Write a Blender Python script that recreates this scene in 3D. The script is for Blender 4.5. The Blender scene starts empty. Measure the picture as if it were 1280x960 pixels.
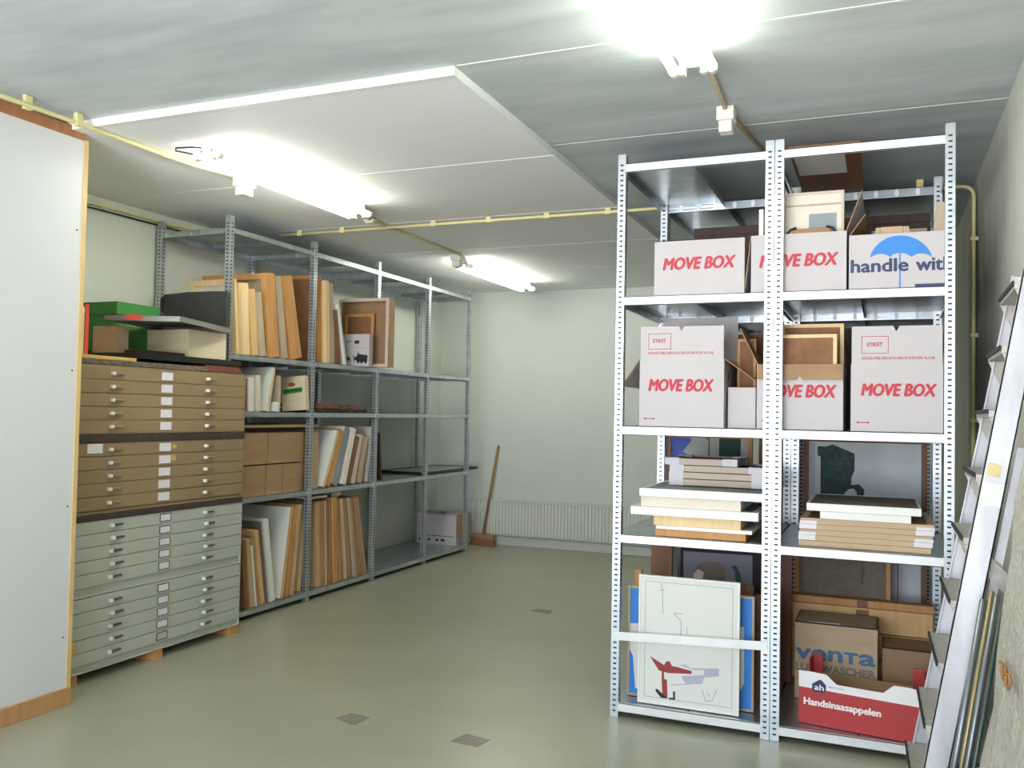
import bpy, math, random
from mathutils import Vector, Matrix
random.seed(7)
C = bpy.context.scene.collection
PI = math.pi

# ------------------------------------------------------------------ camera
F_PX, YAW, PITCH, ROLL, CAM_H = 1112.58, .39499, .0318, -.0189, 1.5465
_fw = Vector((-math.sin(YAW)*math.cos(PITCH), math.cos(YAW)*math.cos(PITCH), math.sin(PITCH)))
_r0 = Vector((math.cos(YAW), math.sin(YAW), 0)); _u0 = _r0.cross(_fw)
_r = _r0*math.cos(ROLL) - _u0*math.sin(ROLL); _u = _u0*math.cos(ROLL) + _r0*math.sin(ROLL)
EYE = Vector((0, 0, CAM_H))
cd = bpy.data.cameras.new('camera'); cam = bpy.data.objects.new('camera', cd); C.objects.link(cam)
cd.sensor_width = 36; cd.lens = F_PX/1280*36; cd.clip_start = .02
cam.matrix_world = Matrix(((_r.x, _u.x, -_fw.x, 0), (_r.y, _u.y, -_fw.y, 0), (_r.z, _u.z, -_fw.z, CAM_H), (0, 0, 0, 1)))
bpy.context.scene.camera = cam
def at(px, py, ax, val):
    """measured point of the place: where the sight line meets a real plane (x, y or z = val)"""
    v = _fw + _r*((px-640)/F_PX) - _u*((py-480)/F_PX)
    return EYE + v*((val-EYE[ax])/v[ax])
def AX(px, py, v): return at(px, py, 0, v)
def AY(px, py, v): return at(px, py, 1, v)
def AZ(px, py, v): return at(px, py, 2, v)

# ------------------------------------------------------------------ materials
def lin(c): return tuple((x/255/12.92 if x/255 <= .04045 else ((x/255+.055)/1.055)**2.4) for x in c)
MATS = {}
def mat(name, rgb, rough=.6, metal=0, var=.06, scale=(8, 8, 8), bump=0, rgb2=None, bscale=None, coat=0, spec=.5, detail=4, ramp=(.3, .7)):
    m = bpy.data.materials.new(name); m.use_nodes = True; nt = m.node_tree; b = nt.nodes['Principled BSDF']
    b.inputs['Roughness'].default_value = rough; b.inputs['Metallic'].default_value = metal
    b.inputs['Specular IOR Level'].default_value = spec; b.inputs['Coat Weight'].default_value = coat
    c = lin(rgb)
    tc = nt.nodes.new('ShaderNodeTexCoord'); mp = nt.nodes.new('ShaderNodeMapping'); mp.inputs['Scale'].default_value = scale
    no = nt.nodes.new('ShaderNodeTexNoise'); no.inputs['Scale'].default_value = 1; no.inputs['Detail'].default_value = detail
    nt.links.new(tc.outputs['Object'], mp.inputs[0]); nt.links.new(mp.outputs[0], no.inputs['Vector'])
    cr = nt.nodes.new('ShaderNodeValToRGB')
    lo = lin(rgb2) if rgb2 else tuple(x*(1-var) for x in c); hi = c if rgb2 else tuple(min(1, x*(1+var)) for x in c)
    cr.color_ramp.elements[0].color = (*lo, 1); cr.color_ramp.elements[1].color = (*hi, 1)
    cr.color_ramp.elements[0].position, cr.color_ramp.elements[1].position = ramp
    nt.links.new(no.outputs['Fac'], cr.inputs[0]); nt.links.new(cr.outputs[0], b.inputs['Base Color'])
    if bump:
        bp = nt.nodes.new('ShaderNodeBump'); bp.inputs['Strength'].default_value = bump; bp.inputs['Distance'].default_value = .01
        src = no
        if bscale:
            mp2 = nt.nodes.new('ShaderNodeMapping'); mp2.inputs['Scale'].default_value = bscale
            src = nt.nodes.new('ShaderNodeTexNoise'); src.inputs['Scale'].default_value = 1
            nt.links.new(tc.outputs['Object'], mp2.inputs[0]); nt.links.new(mp2.outputs[0], src.inputs['Vector'])
        nt.links.new(src.outputs['Fac'], bp.inputs['Height']); nt.links.new(bp.outputs[0], b.inputs['Normal'])
    MATS[name] = m
    return m
def wood(name, rgb, rgb2, rough=.6): return mat(name, rgb, rough, rgb2=rgb2, scale=(30, 30, 3), detail=6, ramp=(.25, .75))
GALV = mat('galvanised_steel', (205, 210, 212), .36, .75, .10, (14, 14, 14), rgb2=(180, 187, 192))
GALVR = mat('galvanised_sheet', (188, 194, 198), .30, .85, .10, (10, 10, 10), rgb2=(165, 172, 178))
SLOTSHADE = mat('slot_shade', (58, 60, 62), .6, .2)
PAINTST = mat('zinc_painted_beam', (222, 224, 222), .42, .25, .04, (10, 10, 10))
ALU = mat('aluminium', (200, 200, 203), .45, .55, .08, (12, 12, 4), rgb2=(172, 170, 172))
TREAD = mat('ribbed_tread', (168, 164, 156), .55, .4, .12, (40, 40, 40))
RUBBER = mat('black_rubber', (34, 34, 38), .7)
WHITECARD = mat('white_carton', (190, 184, 185), .75, var=.02, scale=(5, 5, 5))
BROWNCARD = mat('brown_carton', (164, 132, 98), .8, rgb2=(150, 118, 86), scale=(6, 6, 20))
DARKCARD = mat('dark_brown_carton', (112, 82, 58), .8, rgb2=(92, 66, 48), scale=(6, 6, 10))
TANCARD = mat('tan_carton', (196, 172, 142), .8, rgb2=(184, 158, 126), scale=(6, 6, 20))
CREAMCARD = mat('cream_carton', (206, 192, 162), .8, var=.03)
REDPRINT = mat('red_print', (186, 44, 62), .6, var=.03)
BLUEPRINT = mat('blue_print', (52, 126, 206), .6, var=.03)
NAVYPRINT = mat('navy_print', (46, 58, 96), .6, var=.03)
VENTABLUE = mat('steel_blue_print', (72, 112, 150), .6, var=.04)
VENTAGREY = mat('grey_blue_print', (128, 128, 124), .7, var=.04)
BLACKPRINT = mat('black_print', (34, 36, 42), .6)
FRUITRED = mat('fruit_box_red', (176, 52, 54), .5, var=.05, scale=(12, 12, 12))
WHITEINK = mat('white_print', (238, 234, 232), .6, var=.02)
PINE = wood('pine_wood', (222, 184, 128), (202, 158, 102))
PALEPINE = wood('pale_pine_wood', (232, 206, 160), (218, 186, 136))
ORANGEPINE = wood('orange_pine_wood', (204, 152, 92), (182, 128, 74))
GREYWOOD = wood('grey_wood', (188, 170, 146), (166, 148, 124))
BROWNWOOD = wood('brown_wood', (138, 96, 64), (112, 76, 50))
DARKWOOD = wood('dark_wood', (74, 50, 40), (54, 36, 30))
REDWOOD = wood('reddish_wood', (132, 82, 66), (112, 66, 54))
PLYEDGE = wood('plywood_edge', (204, 172, 130), (182, 148, 106))
PLYDARK = wood('brown_plywood_edge', (172, 136, 98), (150, 114, 80))
HARDB = mat('hardboard', (140, 98, 66), .75, rgb2=(124, 84, 56), scale=(20, 20, 20))
WHITEFR = mat('white_painted_wood', (232, 230, 224), .5, var=.02)
OFFWHITE = mat('off_white_canvas', (222, 212, 198), .8, var=.03, scale=(20, 20, 20))
PINKWH = mat('pinkish_card_edge', (206, 188, 172), .8, var=.03)
PROTECT = mat('white_corner_card', (222, 218, 222), .7, var=.02)
CANVASGREY = mat('grey_painting_surface', (150, 160, 164), .7, rgb2=(132, 142, 146), scale=(5, 5, 5))
BACKGREY = mat('grey_backing_board', (122, 112, 96), .8, rgb2=(108, 98, 84), scale=(30, 30, 30))
DARKGREEN = mat('dark_green_paint', (50, 82, 78), .7, rgb2=(28, 52, 50), scale=(40, 40, 40))
TEALGREEN = mat('deep_green_paint', (30, 76, 66), .7, rgb2=(22, 60, 54), scale=(20, 20, 20))
BLUEART = mat('blue_paint', (82, 104, 190), .7, var=.06)
SKYART = mat('bright_blue_paint', (52, 130, 214), .55, var=.06)
REDART = mat('dull_red_paint', (150, 58, 60), .7, var=.06)
ARTGREY = mat('pale_grey_paint', (176, 178, 172), .7, var=.04)
LAVGREY = mat('lavender_grey_paint', (176, 176, 190), .7, var=.04)
PAPERW = mat('white_paper', (220, 220, 214), .65, var=.01)
PENCIL = mat('pencil_line', (140, 150, 150), .8)
BLACKFR = mat('black_frame', (36, 32, 32), .45, var=.1)
BLACKMAT = mat('black_passepartout', (34, 30, 36), .8)
CABBROWN = mat('brown_enamel', (140, 119, 90), .45, var=.04, scale=(3, 3, 3))
CABGREY = mat('grey_green_enamel', (174, 176, 164), .45, var=.04, scale=(3, 3, 3))
CABEDGE = mat('dark_ledge', (70, 56, 46), .7, rgb2=(48, 40, 36), scale=(20, 20, 20))
ROUGHB = mat('worn_board_edge', (120, 106, 88), .85, rgb2=(72, 62, 52), scale=(25, 25, 60), bump=.4)
GLINTWH = mat('handle_glint_white', (240, 240, 236), .3, .15, .02)  # near-white colour paints in the glint of the chrome brackets
CHROME = mat('chrome', (225, 225, 222), .18, 1, .02)
DARKCH = mat('dull_metal_handle', (120, 118, 108), .4, .7, .1)
LABELP = mat('label_card', (222, 218, 222), .7, var=.03, scale=(40, 40, 40))
GREENBOX = mat('green_carton', (52, 122, 50), .6, var=.05)
DARKBAG = mat('charcoal_fabric', (58, 58, 58), .9, var=.12, scale=(30, 30, 30), bump=.1)
STEELGR = mat('grey_shelf_steel', (136, 134, 128), .5, .5, .06)
REDTAPE = mat('red_tape', (206, 66, 50), .5)
DKREDLEATHER = mat('red_brown_leather', (98, 44, 32), .5, rgb2=(74, 32, 26), scale=(14, 14, 14))
YELLOWB = mat('yellow_board', (196, 164, 90), .8, var=.08)
CREAMPVC = mat('cream_conduit', (214, 206, 150), .5, var=.04)
WHITEPVC = mat('white_plastic', (226, 224, 208), .45, var=.02)
LAMPBODY = mat('lamp_enamel', (230, 230, 220), .4, var=.02)
PARTW = mat('partition_laminate', (210, 210, 212), .5, var=.015, scale=(2, 2, 2))
STRIPW = wood('pine_strip', (214, 186, 132), (196, 166, 112))
TOPWOOD = wood('top_rail_wood', (176, 120, 78), (150, 98, 62))
SKIRTW = wood('skirting_wood', (188, 144, 96), (168, 122, 78))
RADW = mat('radiator_enamel', (216, 216, 206), .45, var=.015)
BROOMW = wood('broom_wood', (168, 124, 88), (142, 102, 72))
BRISTLE = mat('broom_bristles', (150, 106, 78), .9, rgb2=(118, 80, 60), scale=(120, 120, 10), bump=.6)
WRAP = mat('cloudy_wrap', (182, 178, 164), .55, rgb2=(150, 146, 134), scale=(60, 60, 60), bump=.9, bscale=(70, 70, 70))
STAIN = mat('orange_stain', (166, 120, 70), .7, rgb2=(140, 96, 56), scale=(40, 40, 40))
TUBEGR = mat('grey_steel_tube', (120, 126, 128), .35, .7, .08)
TUBEDK = mat('dark_green_tube', (62, 78, 72), .4, .4, .08)
TUBEYL = mat('dull_brass_tube', (150, 138, 96), .4, .6, .08)
STRAPM = mat('black_strap', (30, 30, 34), .7)

def emis(name, col, s):
    m = bpy.data.materials.new(name); m.use_nodes = True; b = m.node_tree.nodes['Principled BSDF']
    b.inputs['Base Color'].default_value = (.9, .9, .85, 1)
    b.inputs['Emission Color'].default_value = (*col, 1); b.inputs['Emission Strength'].default_value = s
    return m
TUBE = emis('fluorescent_glow', (.97, 1.0, .86), 36)

# concrete ceiling: board-marked streaks along x
def concrete(name, a, b_, c_):
    m = bpy.data.materials.new(name); m.use_nodes = True; nt = m.node_tree; b = nt.nodes['Principled BSDF']
    b.inputs['Roughness'].default_value = .8
    tc = nt.nodes.new('ShaderNodeTexCoord')
    def noise(sc, det=5):
        mp = nt.nodes.new('ShaderNodeMapping'); mp.inputs['Scale'].default_value = sc
        n = nt.nodes.new('ShaderNodeTexNoise'); n.inputs['Scale'].default_value = 1; n.inputs['Detail'].default_value = det
        nt.links.new(tc.outputs['Object'], mp.inputs[0]); nt.links.new(mp.outputs[0], n.inputs['Vector']); return n
    n1 = noise((1.0, 7.5, 7.5), 9); n2 = noise((1.6, 3.0, 1), 5)
    r1 = nt.nodes.new('ShaderNodeValToRGB'); r1.color_ramp.elements[0].position = .32; r1.color_ramp.elements[1].position = .68
    r1.color_ramp.elements[0].color = (*lin(a), 1); r1.color_ramp.elements[1].color = (*lin(b_), 1)
    mx = nt.nodes.new('ShaderNodeMix'); mx.data_type = 'RGBA'; mx.blend_type = 'MIX'
    r2 = nt.nodes.new('ShaderNodeValToRGB'); r2.color_ramp.elements[0].position = .42; r2.color_ramp.elements[1].position = .75
    r2.color_ramp.elements[0].color = (0, 0, 0, 1); r2.color_ramp.elements[1].color = (.65, .65, .65, 1)
    nt.links.new(n1.outputs['Fac'], r1.inputs[0]); nt.links.new(n2.outputs['Fac'], r2.inputs[0])
    nt.links.new(r2.outputs[0], mx.inputs['Factor']); nt.links.new(r1.outputs[0], mx.inputs['A']); mx.inputs['B'].default_value = (*lin(c_), 1)
    nt.links.new(mx.outputs['Result'], b.inputs['Base Color'])
    bp = nt.nodes.new('ShaderNodeBump'); bp.inputs['Strength'].default_value = .15; bp.inputs['Distance'].default_value = .01
    nt.links.new(n1.outputs['Fac'], bp.inputs['Height']); nt.links.new(bp.outputs[0], b.inputs['Normal'])
    return m
CONC = concrete('ceiling_concrete', (172, 180, 181), (196, 202, 203), (210, 214, 215))
CONCWALL = mat('rough_wall_plaster', (196, 195, 186), .85, rgb2=(180, 178, 168), scale=(4, 4, 2), bump=.5, bscale=(35, 35, 35))
SEAM = mat('seam_filler', (205, 205, 198), .8)
CEILW = mat('white_insulation_board', (238, 238, 238), .8, var=.01, scale=(3, 3, 3))
WALLW = mat('white_painted_block', (207, 210, 202), .8, var=.015, scale=(3, 3, 3), bump=.12, bscale=(18, 18, 18))
FLOORM = mat('green_grey_floor', (158, 158, 138), .28, rgb2=(150, 150, 130), scale=(1.6, 1.6, 1.6), bump=.03, bscale=(90, 90, 90), spec=.5)
PATCH = mat('floor_patch', (138, 130, 120), .5, rgb2=(108, 102, 96), scale=(20, 20, 20))

# ------------------------------------------------------------------ mesh builder
class M:
    def __init__(s): s.v, s.f, s.m = [], [], []
    def add(s, vs, fs, mi=0):
        b = len(s.v); s.v += [Vector(v) for v in vs]; s.f += [tuple(b+i for i in f) for f in fs]; s.m += [mi]*len(fs); return s
    def box(s, x0, x1, y0, y1, z0, z1, mi=0):
        return s.hexa([(x0, y0, z0), (x1, y0, z0), (x1, y1, z0), (x0, y1, z0), (x0, y0, z1), (x1, y0, z1), (x1, y1, z1), (x0, y1, z1)], mi)
    def hexa(s, p, mi=0):   # 4 bottom ccw, 4 top
        return s.add(p, [(3, 2, 1, 0), (4, 5, 6, 7), (0, 1, 5, 4), (1, 2, 6, 5), (2, 3, 7, 6), (3, 0, 4, 7)], mi)
    def quad(s, a, b, c, d, mi=0): return s.add([a, b, c, d], [(0, 1, 2, 3)], mi)
    def slab(s, quad, off, mi=0):   # quad of 4 points thickened by vector off
        q = [Vector(p) for p in quad]; o = Vector(off)
        n = (q[1]-q[0]).cross(q[3]-q[0])
        if n.dot(o) < 0: q = [q[0], q[3], q[2], q[1]]
        return s.hexa(q+[p+o for p in q], mi)
    def plate(s, poly, off, mi=0):  # any planar polygon thickened by off
        p = [Vector(a) for a in poly]; o = Vector(off); n = len(p); nn = Vector((0, 0, 0))
        for i in range(n): nn += p[i].cross(p[(i+1) % n])
        if nn.dot(o) < 0: p.reverse()
        fs = [tuple(range(n-1, -1, -1)), tuple(range(n, 2*n))]+[(i, (i+1) % n, n+(i+1) % n, n+i) for i in range(n)]
        return s.add(p+[a+o for a in p], fs, mi)
    def tube(s, p, q, r, n=12, r2=None, mi=0):
        p, q = Vector(p), Vector(q); d = (q-p).normalized(); a = d.orthogonal().normalized(); b = d.cross(a); r2 = r if r2 is None else r2
        vs = [p+(a*math.cos(t)+b*math.sin(t))*r for t in [2*PI*i/n for i in range(n)]]+[q+(a*math.cos(t)+b*math.sin(t))*r2 for t in [2*PI*i/n for i in range(n)]]
        return s.add(vs, [tuple(range(n-1, -1, -1)), tuple(range(n, 2*n))]+[(i, (i+1) % n, n+(i+1) % n, n+i) for i in range(n)], mi)
    def path(s, pts, r, n=8, mi=0):
        pts = [Vector(p) for p in pts]; rings = []; a = None
        for i, p in enumerate(pts):
            d = (pts[min(i+1, len(pts)-1)]-pts[max(i-1, 0)]).normalized()
            a = d.orthogonal().normalized() if a is None else (a-d*a.dot(d)).normalized()
            b = d.cross(a); rings.append([p+(a*math.cos(t)+b*math.sin(t))*r for t in [2*PI*k/n for k in range(n)]])
        vs = [v for g in rings for v in g]; fs = []
        for i in range(len(pts)-1):
            for k in range(n): fs.append((i*n+k, i*n+(k+1) % n, (i+1)*n+(k+1) % n, (i+1)*n+k))
        fs += [tuple(range(n-1, -1, -1)), tuple(range((len(pts)-1)*n, len(pts)*n))]
        return s.add(vs, fs, mi)
    def ring(s, x0, x1, y0, y1, z0, z1, w, mi=0, axis='y'):
        """rectangular frame (four mitred bars as one solid) whose opening runs along axis"""
        if axis == 'y': P = lambda a, b, c: (a, c, b); A, B, D = (x0, x1), (z0, z1), (y0, y1)
        elif axis == 'x': P = lambda a, b, c: (c, a, b); A, B, D = (y0, y1), (z0, z1), (x0, x1)
        else: P = lambda a, b, c: (a, b, c); A, B, D = (x0, x1), (y0, y1), (z0, z1)
        o = [(A[0], B[0]), (A[1], B[0]), (A[1], B[1]), (A[0], B[1])]; i = [(A[0]+w, B[0]+w), (A[1]-w, B[0]+w), (A[1]-w, B[1]-w), (A[0]+w, B[1]-w)]
        vs = [P(a, b, D[0]) for a, b in o]+[P(a, b, D[0]) for a, b in i]+[P(a, b, D[1]) for a, b in o]+[P(a, b, D[1]) for a, b in i]
        fs = []
        for k in range(4):
            l = (k+1) % 4
            fs += [(k, l, 4+l, 4+k), (8+l, 8+k, 12+k, 12+l), (l, k, 8+k, 8+l), (4+k, 4+l, 12+l, 12+k)]
        return s.add(vs, fs, mi)
    def obj(s, name, mats, parent=None, local=False, bev=0, kind=None, smooth=False):
        me = bpy.data.meshes.new(name); inv = None
        if parent is not None and not local: inv = ROOT[parent.name].inverted()
        vs = [inv @ v for v in s.v] if inv else s.v
        me.from_pydata([tuple(v) for v in vs], [], s.f)
        for m_ in (mats if isinstance(mats, (list, tuple)) else [mats]): me.materials.append(m_)
        me.polygons.foreach_set('material_index', s.m)
        import bmesh
        b = bmesh.new(); b.from_mesh(me); bmesh.ops.recalc_face_normals(b, faces=b.faces); b.to_mesh(me); b.free()
        if smooth: me.polygons.foreach_set('use_smooth', [True]*len(me.polygons))
        o = bpy.data.objects.new(name, me); C.objects.link(o)
        if parent is not None: o.parent = parent; ROOT[o.name] = ROOT[parent.name]
        else: ROOT[o.name] = Matrix.Identity(4)
        if bev:
            md = o.modifiers.new('bevel', 'BEVEL'); md.width = bev; md.segments = 2; md.limit_method = 'ANGLE'
        if kind: o['kind'] = kind
        return o
ROOT = {}
def thing(name, label, cat, loc=(0, 0, 0), rot=(0, 0, 0), group=None):
    o = bpy.data.objects.new(name, None); o.empty_display_size = .05; C.objects.link(o)
    o.location = loc; o.rotation_euler = rot
    ROOT[o.name] = Matrix.Translation(loc) @ __import__('mathutils').Euler(rot).to_matrix().to_4x4()
    return tag(o, label, cat, group)
def tag(o, label, cat, group=None):
    o['label'] = label; o['category'] = cat
    if group: o['group'] = group
    return o
def struct(name, mb, m, bev=0): return mb.obj(name, m, kind='structure', bev=bev)

def lettering(txt, m, parent, loc, size, width=None, rotz=0, shear=0, bold=0, spin=0, name='lettering', local=False):
    """raised ink letters standing upright (facing -y, turned by rotz); width stretches the line to fit"""
    cu = bpy.data.curves.new('ink', 'FONT'); cu.body = txt; cu.size = 1; cu.shear = shear; cu.extrude = .004; cu.resolution_u = 3
    t = bpy.data.objects.new('ink', cu); C.objects.link(t); bpy.context.view_layer.update()
    dg = bpy.context.evaluated_depsgraph_get(); me = bpy.data.meshes.new_from_object(t.evaluated_get(dg))
    bpy.data.objects.remove(t); bpy.data.curves.remove(cu)
    xs = [v.co.x for v in me.vertices]; ys = [v.co.y for v in me.vertices]; x0, x1, y0, y1 = min(xs), max(xs), min(ys), max(ys)
    sy = size/(y1-y0); sx = (width/(x1-x0)) if width else sy
    M4 = Matrix.Translation(loc) @ Matrix.Rotation(rotz, 4, 'Z') @ Matrix.Rotation(PI/2, 4, 'X') @ Matrix.Rotation(spin, 4, 'Z')
    if not local: M4 = ROOT[parent.name].inverted() @ M4
    for v in me.vertices: v.co = M4 @ Vector(((v.co.x-x0)*sx, (v.co.y-y0)*sy, v.co.z*.1))
    me.materials.clear(); me.materials.append(m); me.polygons.foreach_set('material_index', [0]*len(me.polygons))
    o = bpy.data.objects.new(name, me); C.objects.link(o); o.parent = parent; ROOT[o.name] = ROOT[parent.name]
    if bold:      # heavier strokes: the same outlines struck again a little aside
        import bmesh
        bx = bmesh.new(); d_ = bold*size; A3 = M4.to_3x3()
        for k, (dx, dy) in enumerate(((-1, 0), (1, 0), (0, -.7), (0, .7))):
            m2 = me.copy(); off = A3 @ Vector((dx*d_, dy*d_, .00005*k))
            for v in m2.vertices: v.co += off
            bx.from_mesh(m2); bpy.data.meshes.remove(m2)
        bx.to_mesh(me); bx.free(); me.polygons.foreach_set('material_index', [0]*len(me.polygons))
    return o

# ------------------------------------------------------------------ room
XW, BW, RW = -4.95, 9.616, .5145          # left wall, back wall, right wall faces
ZC, ZP, FY = 3.0, 2.962, -2.2             # concrete ceiling, white boards' underside, front wall
mb = M().box(-5.2, .75, FY-.2, BW+.2, -.1, 0)
for q in ([(418, 898), (442, 907), (463, 897), (440, 891)], [(562, 927), (597, 934), (613, 925), (582, 917)], [(662, 763), (686, 768), (692, 763), (672, 761)]):
    mb.plate([AZ(x, y, .0004) for x, y in q], (0, 0, .0006), 1)
struct('floor', mb, [FLOORM, PATCH])
mb = M().box(-5.2, .75, FY-.2, BW+.2, ZC, ZC+.2)
for y in (-.3, .9, 2.1): mb.box(-5, .52, y-.008, y+.008, ZC-.003, ZC+.01, 1)
mb.box(-1.66, .52, 3.312, 3.328, ZC-.003, ZC+.01, 1); mb.box(-1.66, .52, 4.495, 4.503, ZC-.002, ZC+.01, 1)
ys = [3.35, 4.55, 5.845, 7.0, 8.2, 9.4, BW]
for a, b in zip(ys, ys[1:]): mb.box(XW, -1.674, a+.006, b-.006, ZP, ZC+.01, 2)
mb.box(XW, -1.68, 3.3565, BW, ZP+.004, ZC+.01, 3)
mb.box(XW, -1.674, 3.315, 3.356, ZP-.001, ZC+.01, 3)
struct('ceiling', mb, [CONC, SEAM, CEILW, WHITEFR])
struct('wall_back', M().box(-5.2, .75, BW, BW+.2, 0, ZC), WALLW)
struct('wall_left', M().box(-5.2, XW, 3.3, BW, 0, ZC), WALLW)
struct('wall_right', M().box(RW, .75, FY, BW, 0, ZC), CONCWALL)
# front wall behind the viewpoint, with the wide window the daylight comes through
mb = M().box(-5.2, -3.35, FY-.2, FY, 0, ZC).box(.2, .75, FY-.2, FY, 0, ZC).box(-3.35, .2, FY-.2, FY, 0, .25).box(-3.35, .2, FY-.2, FY, 2.75, ZC)
struct('wall_front', mb, WALLW)
mb = M().ring(-3.35, .2, FY-.12, FY-.06, .25, 2.75, .06)
mb.box(-2.2, -2.14, FY-.12, FY-.06, .3, 2.7).box(-1.02, -.96, FY-.12, FY-.06, .3, 2.7)
struct('window_1', mb, WHITEFR)
PX = -3.871
mb = M().box(PX-.1, PX-.002, FY, 3.415, 0, 2.93).box(PX-.002, PX, FY, 3.395, .09, 2.925)
for z in (.35, 1.02, 1.72, 2.45):
    for y in (1.3, 2.35, 3.37): mb.tube((PX-.001, y, z), (PX+.001, y, z), .005, 10, mi=1)
struct('wall_partition', mb, [PARTW, RUBBER])
struct('trim_1', M().box(PX-.004, PX+.006, 3.395, 3.423, .09, 2.93).box(PX-.1, PX-.004, 3.415, 3.423, .0, 2.93), STRIPW, .002)
struct('baseboard_partition', M().box(PX-.002, PX+.014, FY, 3.423, 0, .09), SKIRTW, .003)
struct('trim_2', M().box(PX-.1, PX+.004, FY, 3.40, 2.925, 2.985), TOPWOOD, .003)
struct('wall_corner', M().box(-5.2, PX-.1, 3.2, 3.3, 0, ZC), WALLW)
struct('baseboard_back', M().box(XW, RW, BW-.02, BW, 0, .1), RADW, .004)

# ------------------------------------------------------------------ shelving
def upright_mesh(h, w=.042, slots=True):
    """hollow square post; a column of slots is punched through each of its four faces"""
    m = M(); n = int((h-.06)/.0265); sw, sh = .0085, .0043
    for k in range(4):
        c, s_ = math.cos(k*PI/2), math.sin(k*PI/2)
        P = lambda x, z: ((x*c+w/2*s_), (x*s_-w/2*c), z)
        zs = .03
        m.quad(P(-w/2, 0), P(-sw, 0), P(-sw, h), P(-w/2, h)); m.quad(P(sw, 0), P(w/2, 0), P(w/2, h), P(sw, h))
        last = 0
        for i in range(n):
            z = zs+.0265*i
            m.quad(P(-sw, last), P(sw, last), P(sw, z), P(-sw, z)); last = z+2*sh
        m.quad(P(-sw, last), P(sw, last), P(sw, h), P(-sw, h))
    c_ = w/2-.005; m.box(-c_, c_, -c_, c_, .01, h-.01, 1)      # added dark core, paints the shade behind the slots
    m.add([(-w/2, -w/2, h-.004), (w/2, -w/2, h-.004), (w/2, w/2, h-.004), (-w/2, w/2, h-.004)], [(0, 1, 2, 3)])
    m.add([(-w/2, -w/2, 0), (w/2, -w/2, 0), (w/2, w/2, 0), (-w/2, w/2, 0), (-w/2, -w/2, .006), (w/2, -w/2, .006), (w/2, w/2, .006), (-w/2, w/2, .006)],
          [(3, 2, 1, 0), (4, 5, 6, 7), (0, 1, 5, 4), (1, 2, 6, 5), (2, 3, 7, 6), (3, 0, 4, 7)])
    return m
UP = None
def post(root, x, y, loc):
    global UP
    if UP is None:
        UP = upright_mesh(2.9).obj('upright', [GALV, SLOTSHADE], root, local=True); o = UP
    else:
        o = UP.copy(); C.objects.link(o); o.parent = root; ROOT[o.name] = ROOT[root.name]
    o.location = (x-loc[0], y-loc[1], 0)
    return o
def beam_front(m, a, b, y, z0, z1, into):
    """C-profile beam along x at y, lips turned towards +y*into"""
    t = .0025*into; d = .016*into
    m.box(a, b, min(y, y+t), max(y, y+t), z0, z1); m.box(a, b, min(y, y+d), max(y, y+d), z1-.003, z1); m.box(a, b, min(y, y+d), max(y, y+d), z0, z0+.003)
def tabs_x(m, a, b, y, z0, z1, n=6, mi=1):
    for i in range(n):
        x = a+(b-a)*(i+.75)/(n+.5); ring = []
        for k in range(10):
            t = 2*PI*k/10; ring.append((x+.012*math.cos(t), y, (z0+z1)/2+.021*math.sin(t)))
        m.plate(ring, (0, -.006, 0), mi)
def slot_web(m, a, b, y, z0, z1, n=6):
    xs = [a]
    for i in range(n):
        x = a+(b-a)*(i+.75)/(n+.5); xs += [x-.016, x+.016]
    xs.append(b); q = lambda x0, x1, za, zb: m.box(x0, x1, y, y+.002, za, zb)
    q(a, b, z0, z0+.007); q(a, b, z0+.017, z1-.017); q(a, b, z1-.007, z1)
    for k in range(1, len(xs)-1, 2): q(xs[k], xs[k+1], z0+.007, z0+.017); q(xs[k], xs[k+1], z1-.017, z1-.007)
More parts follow.
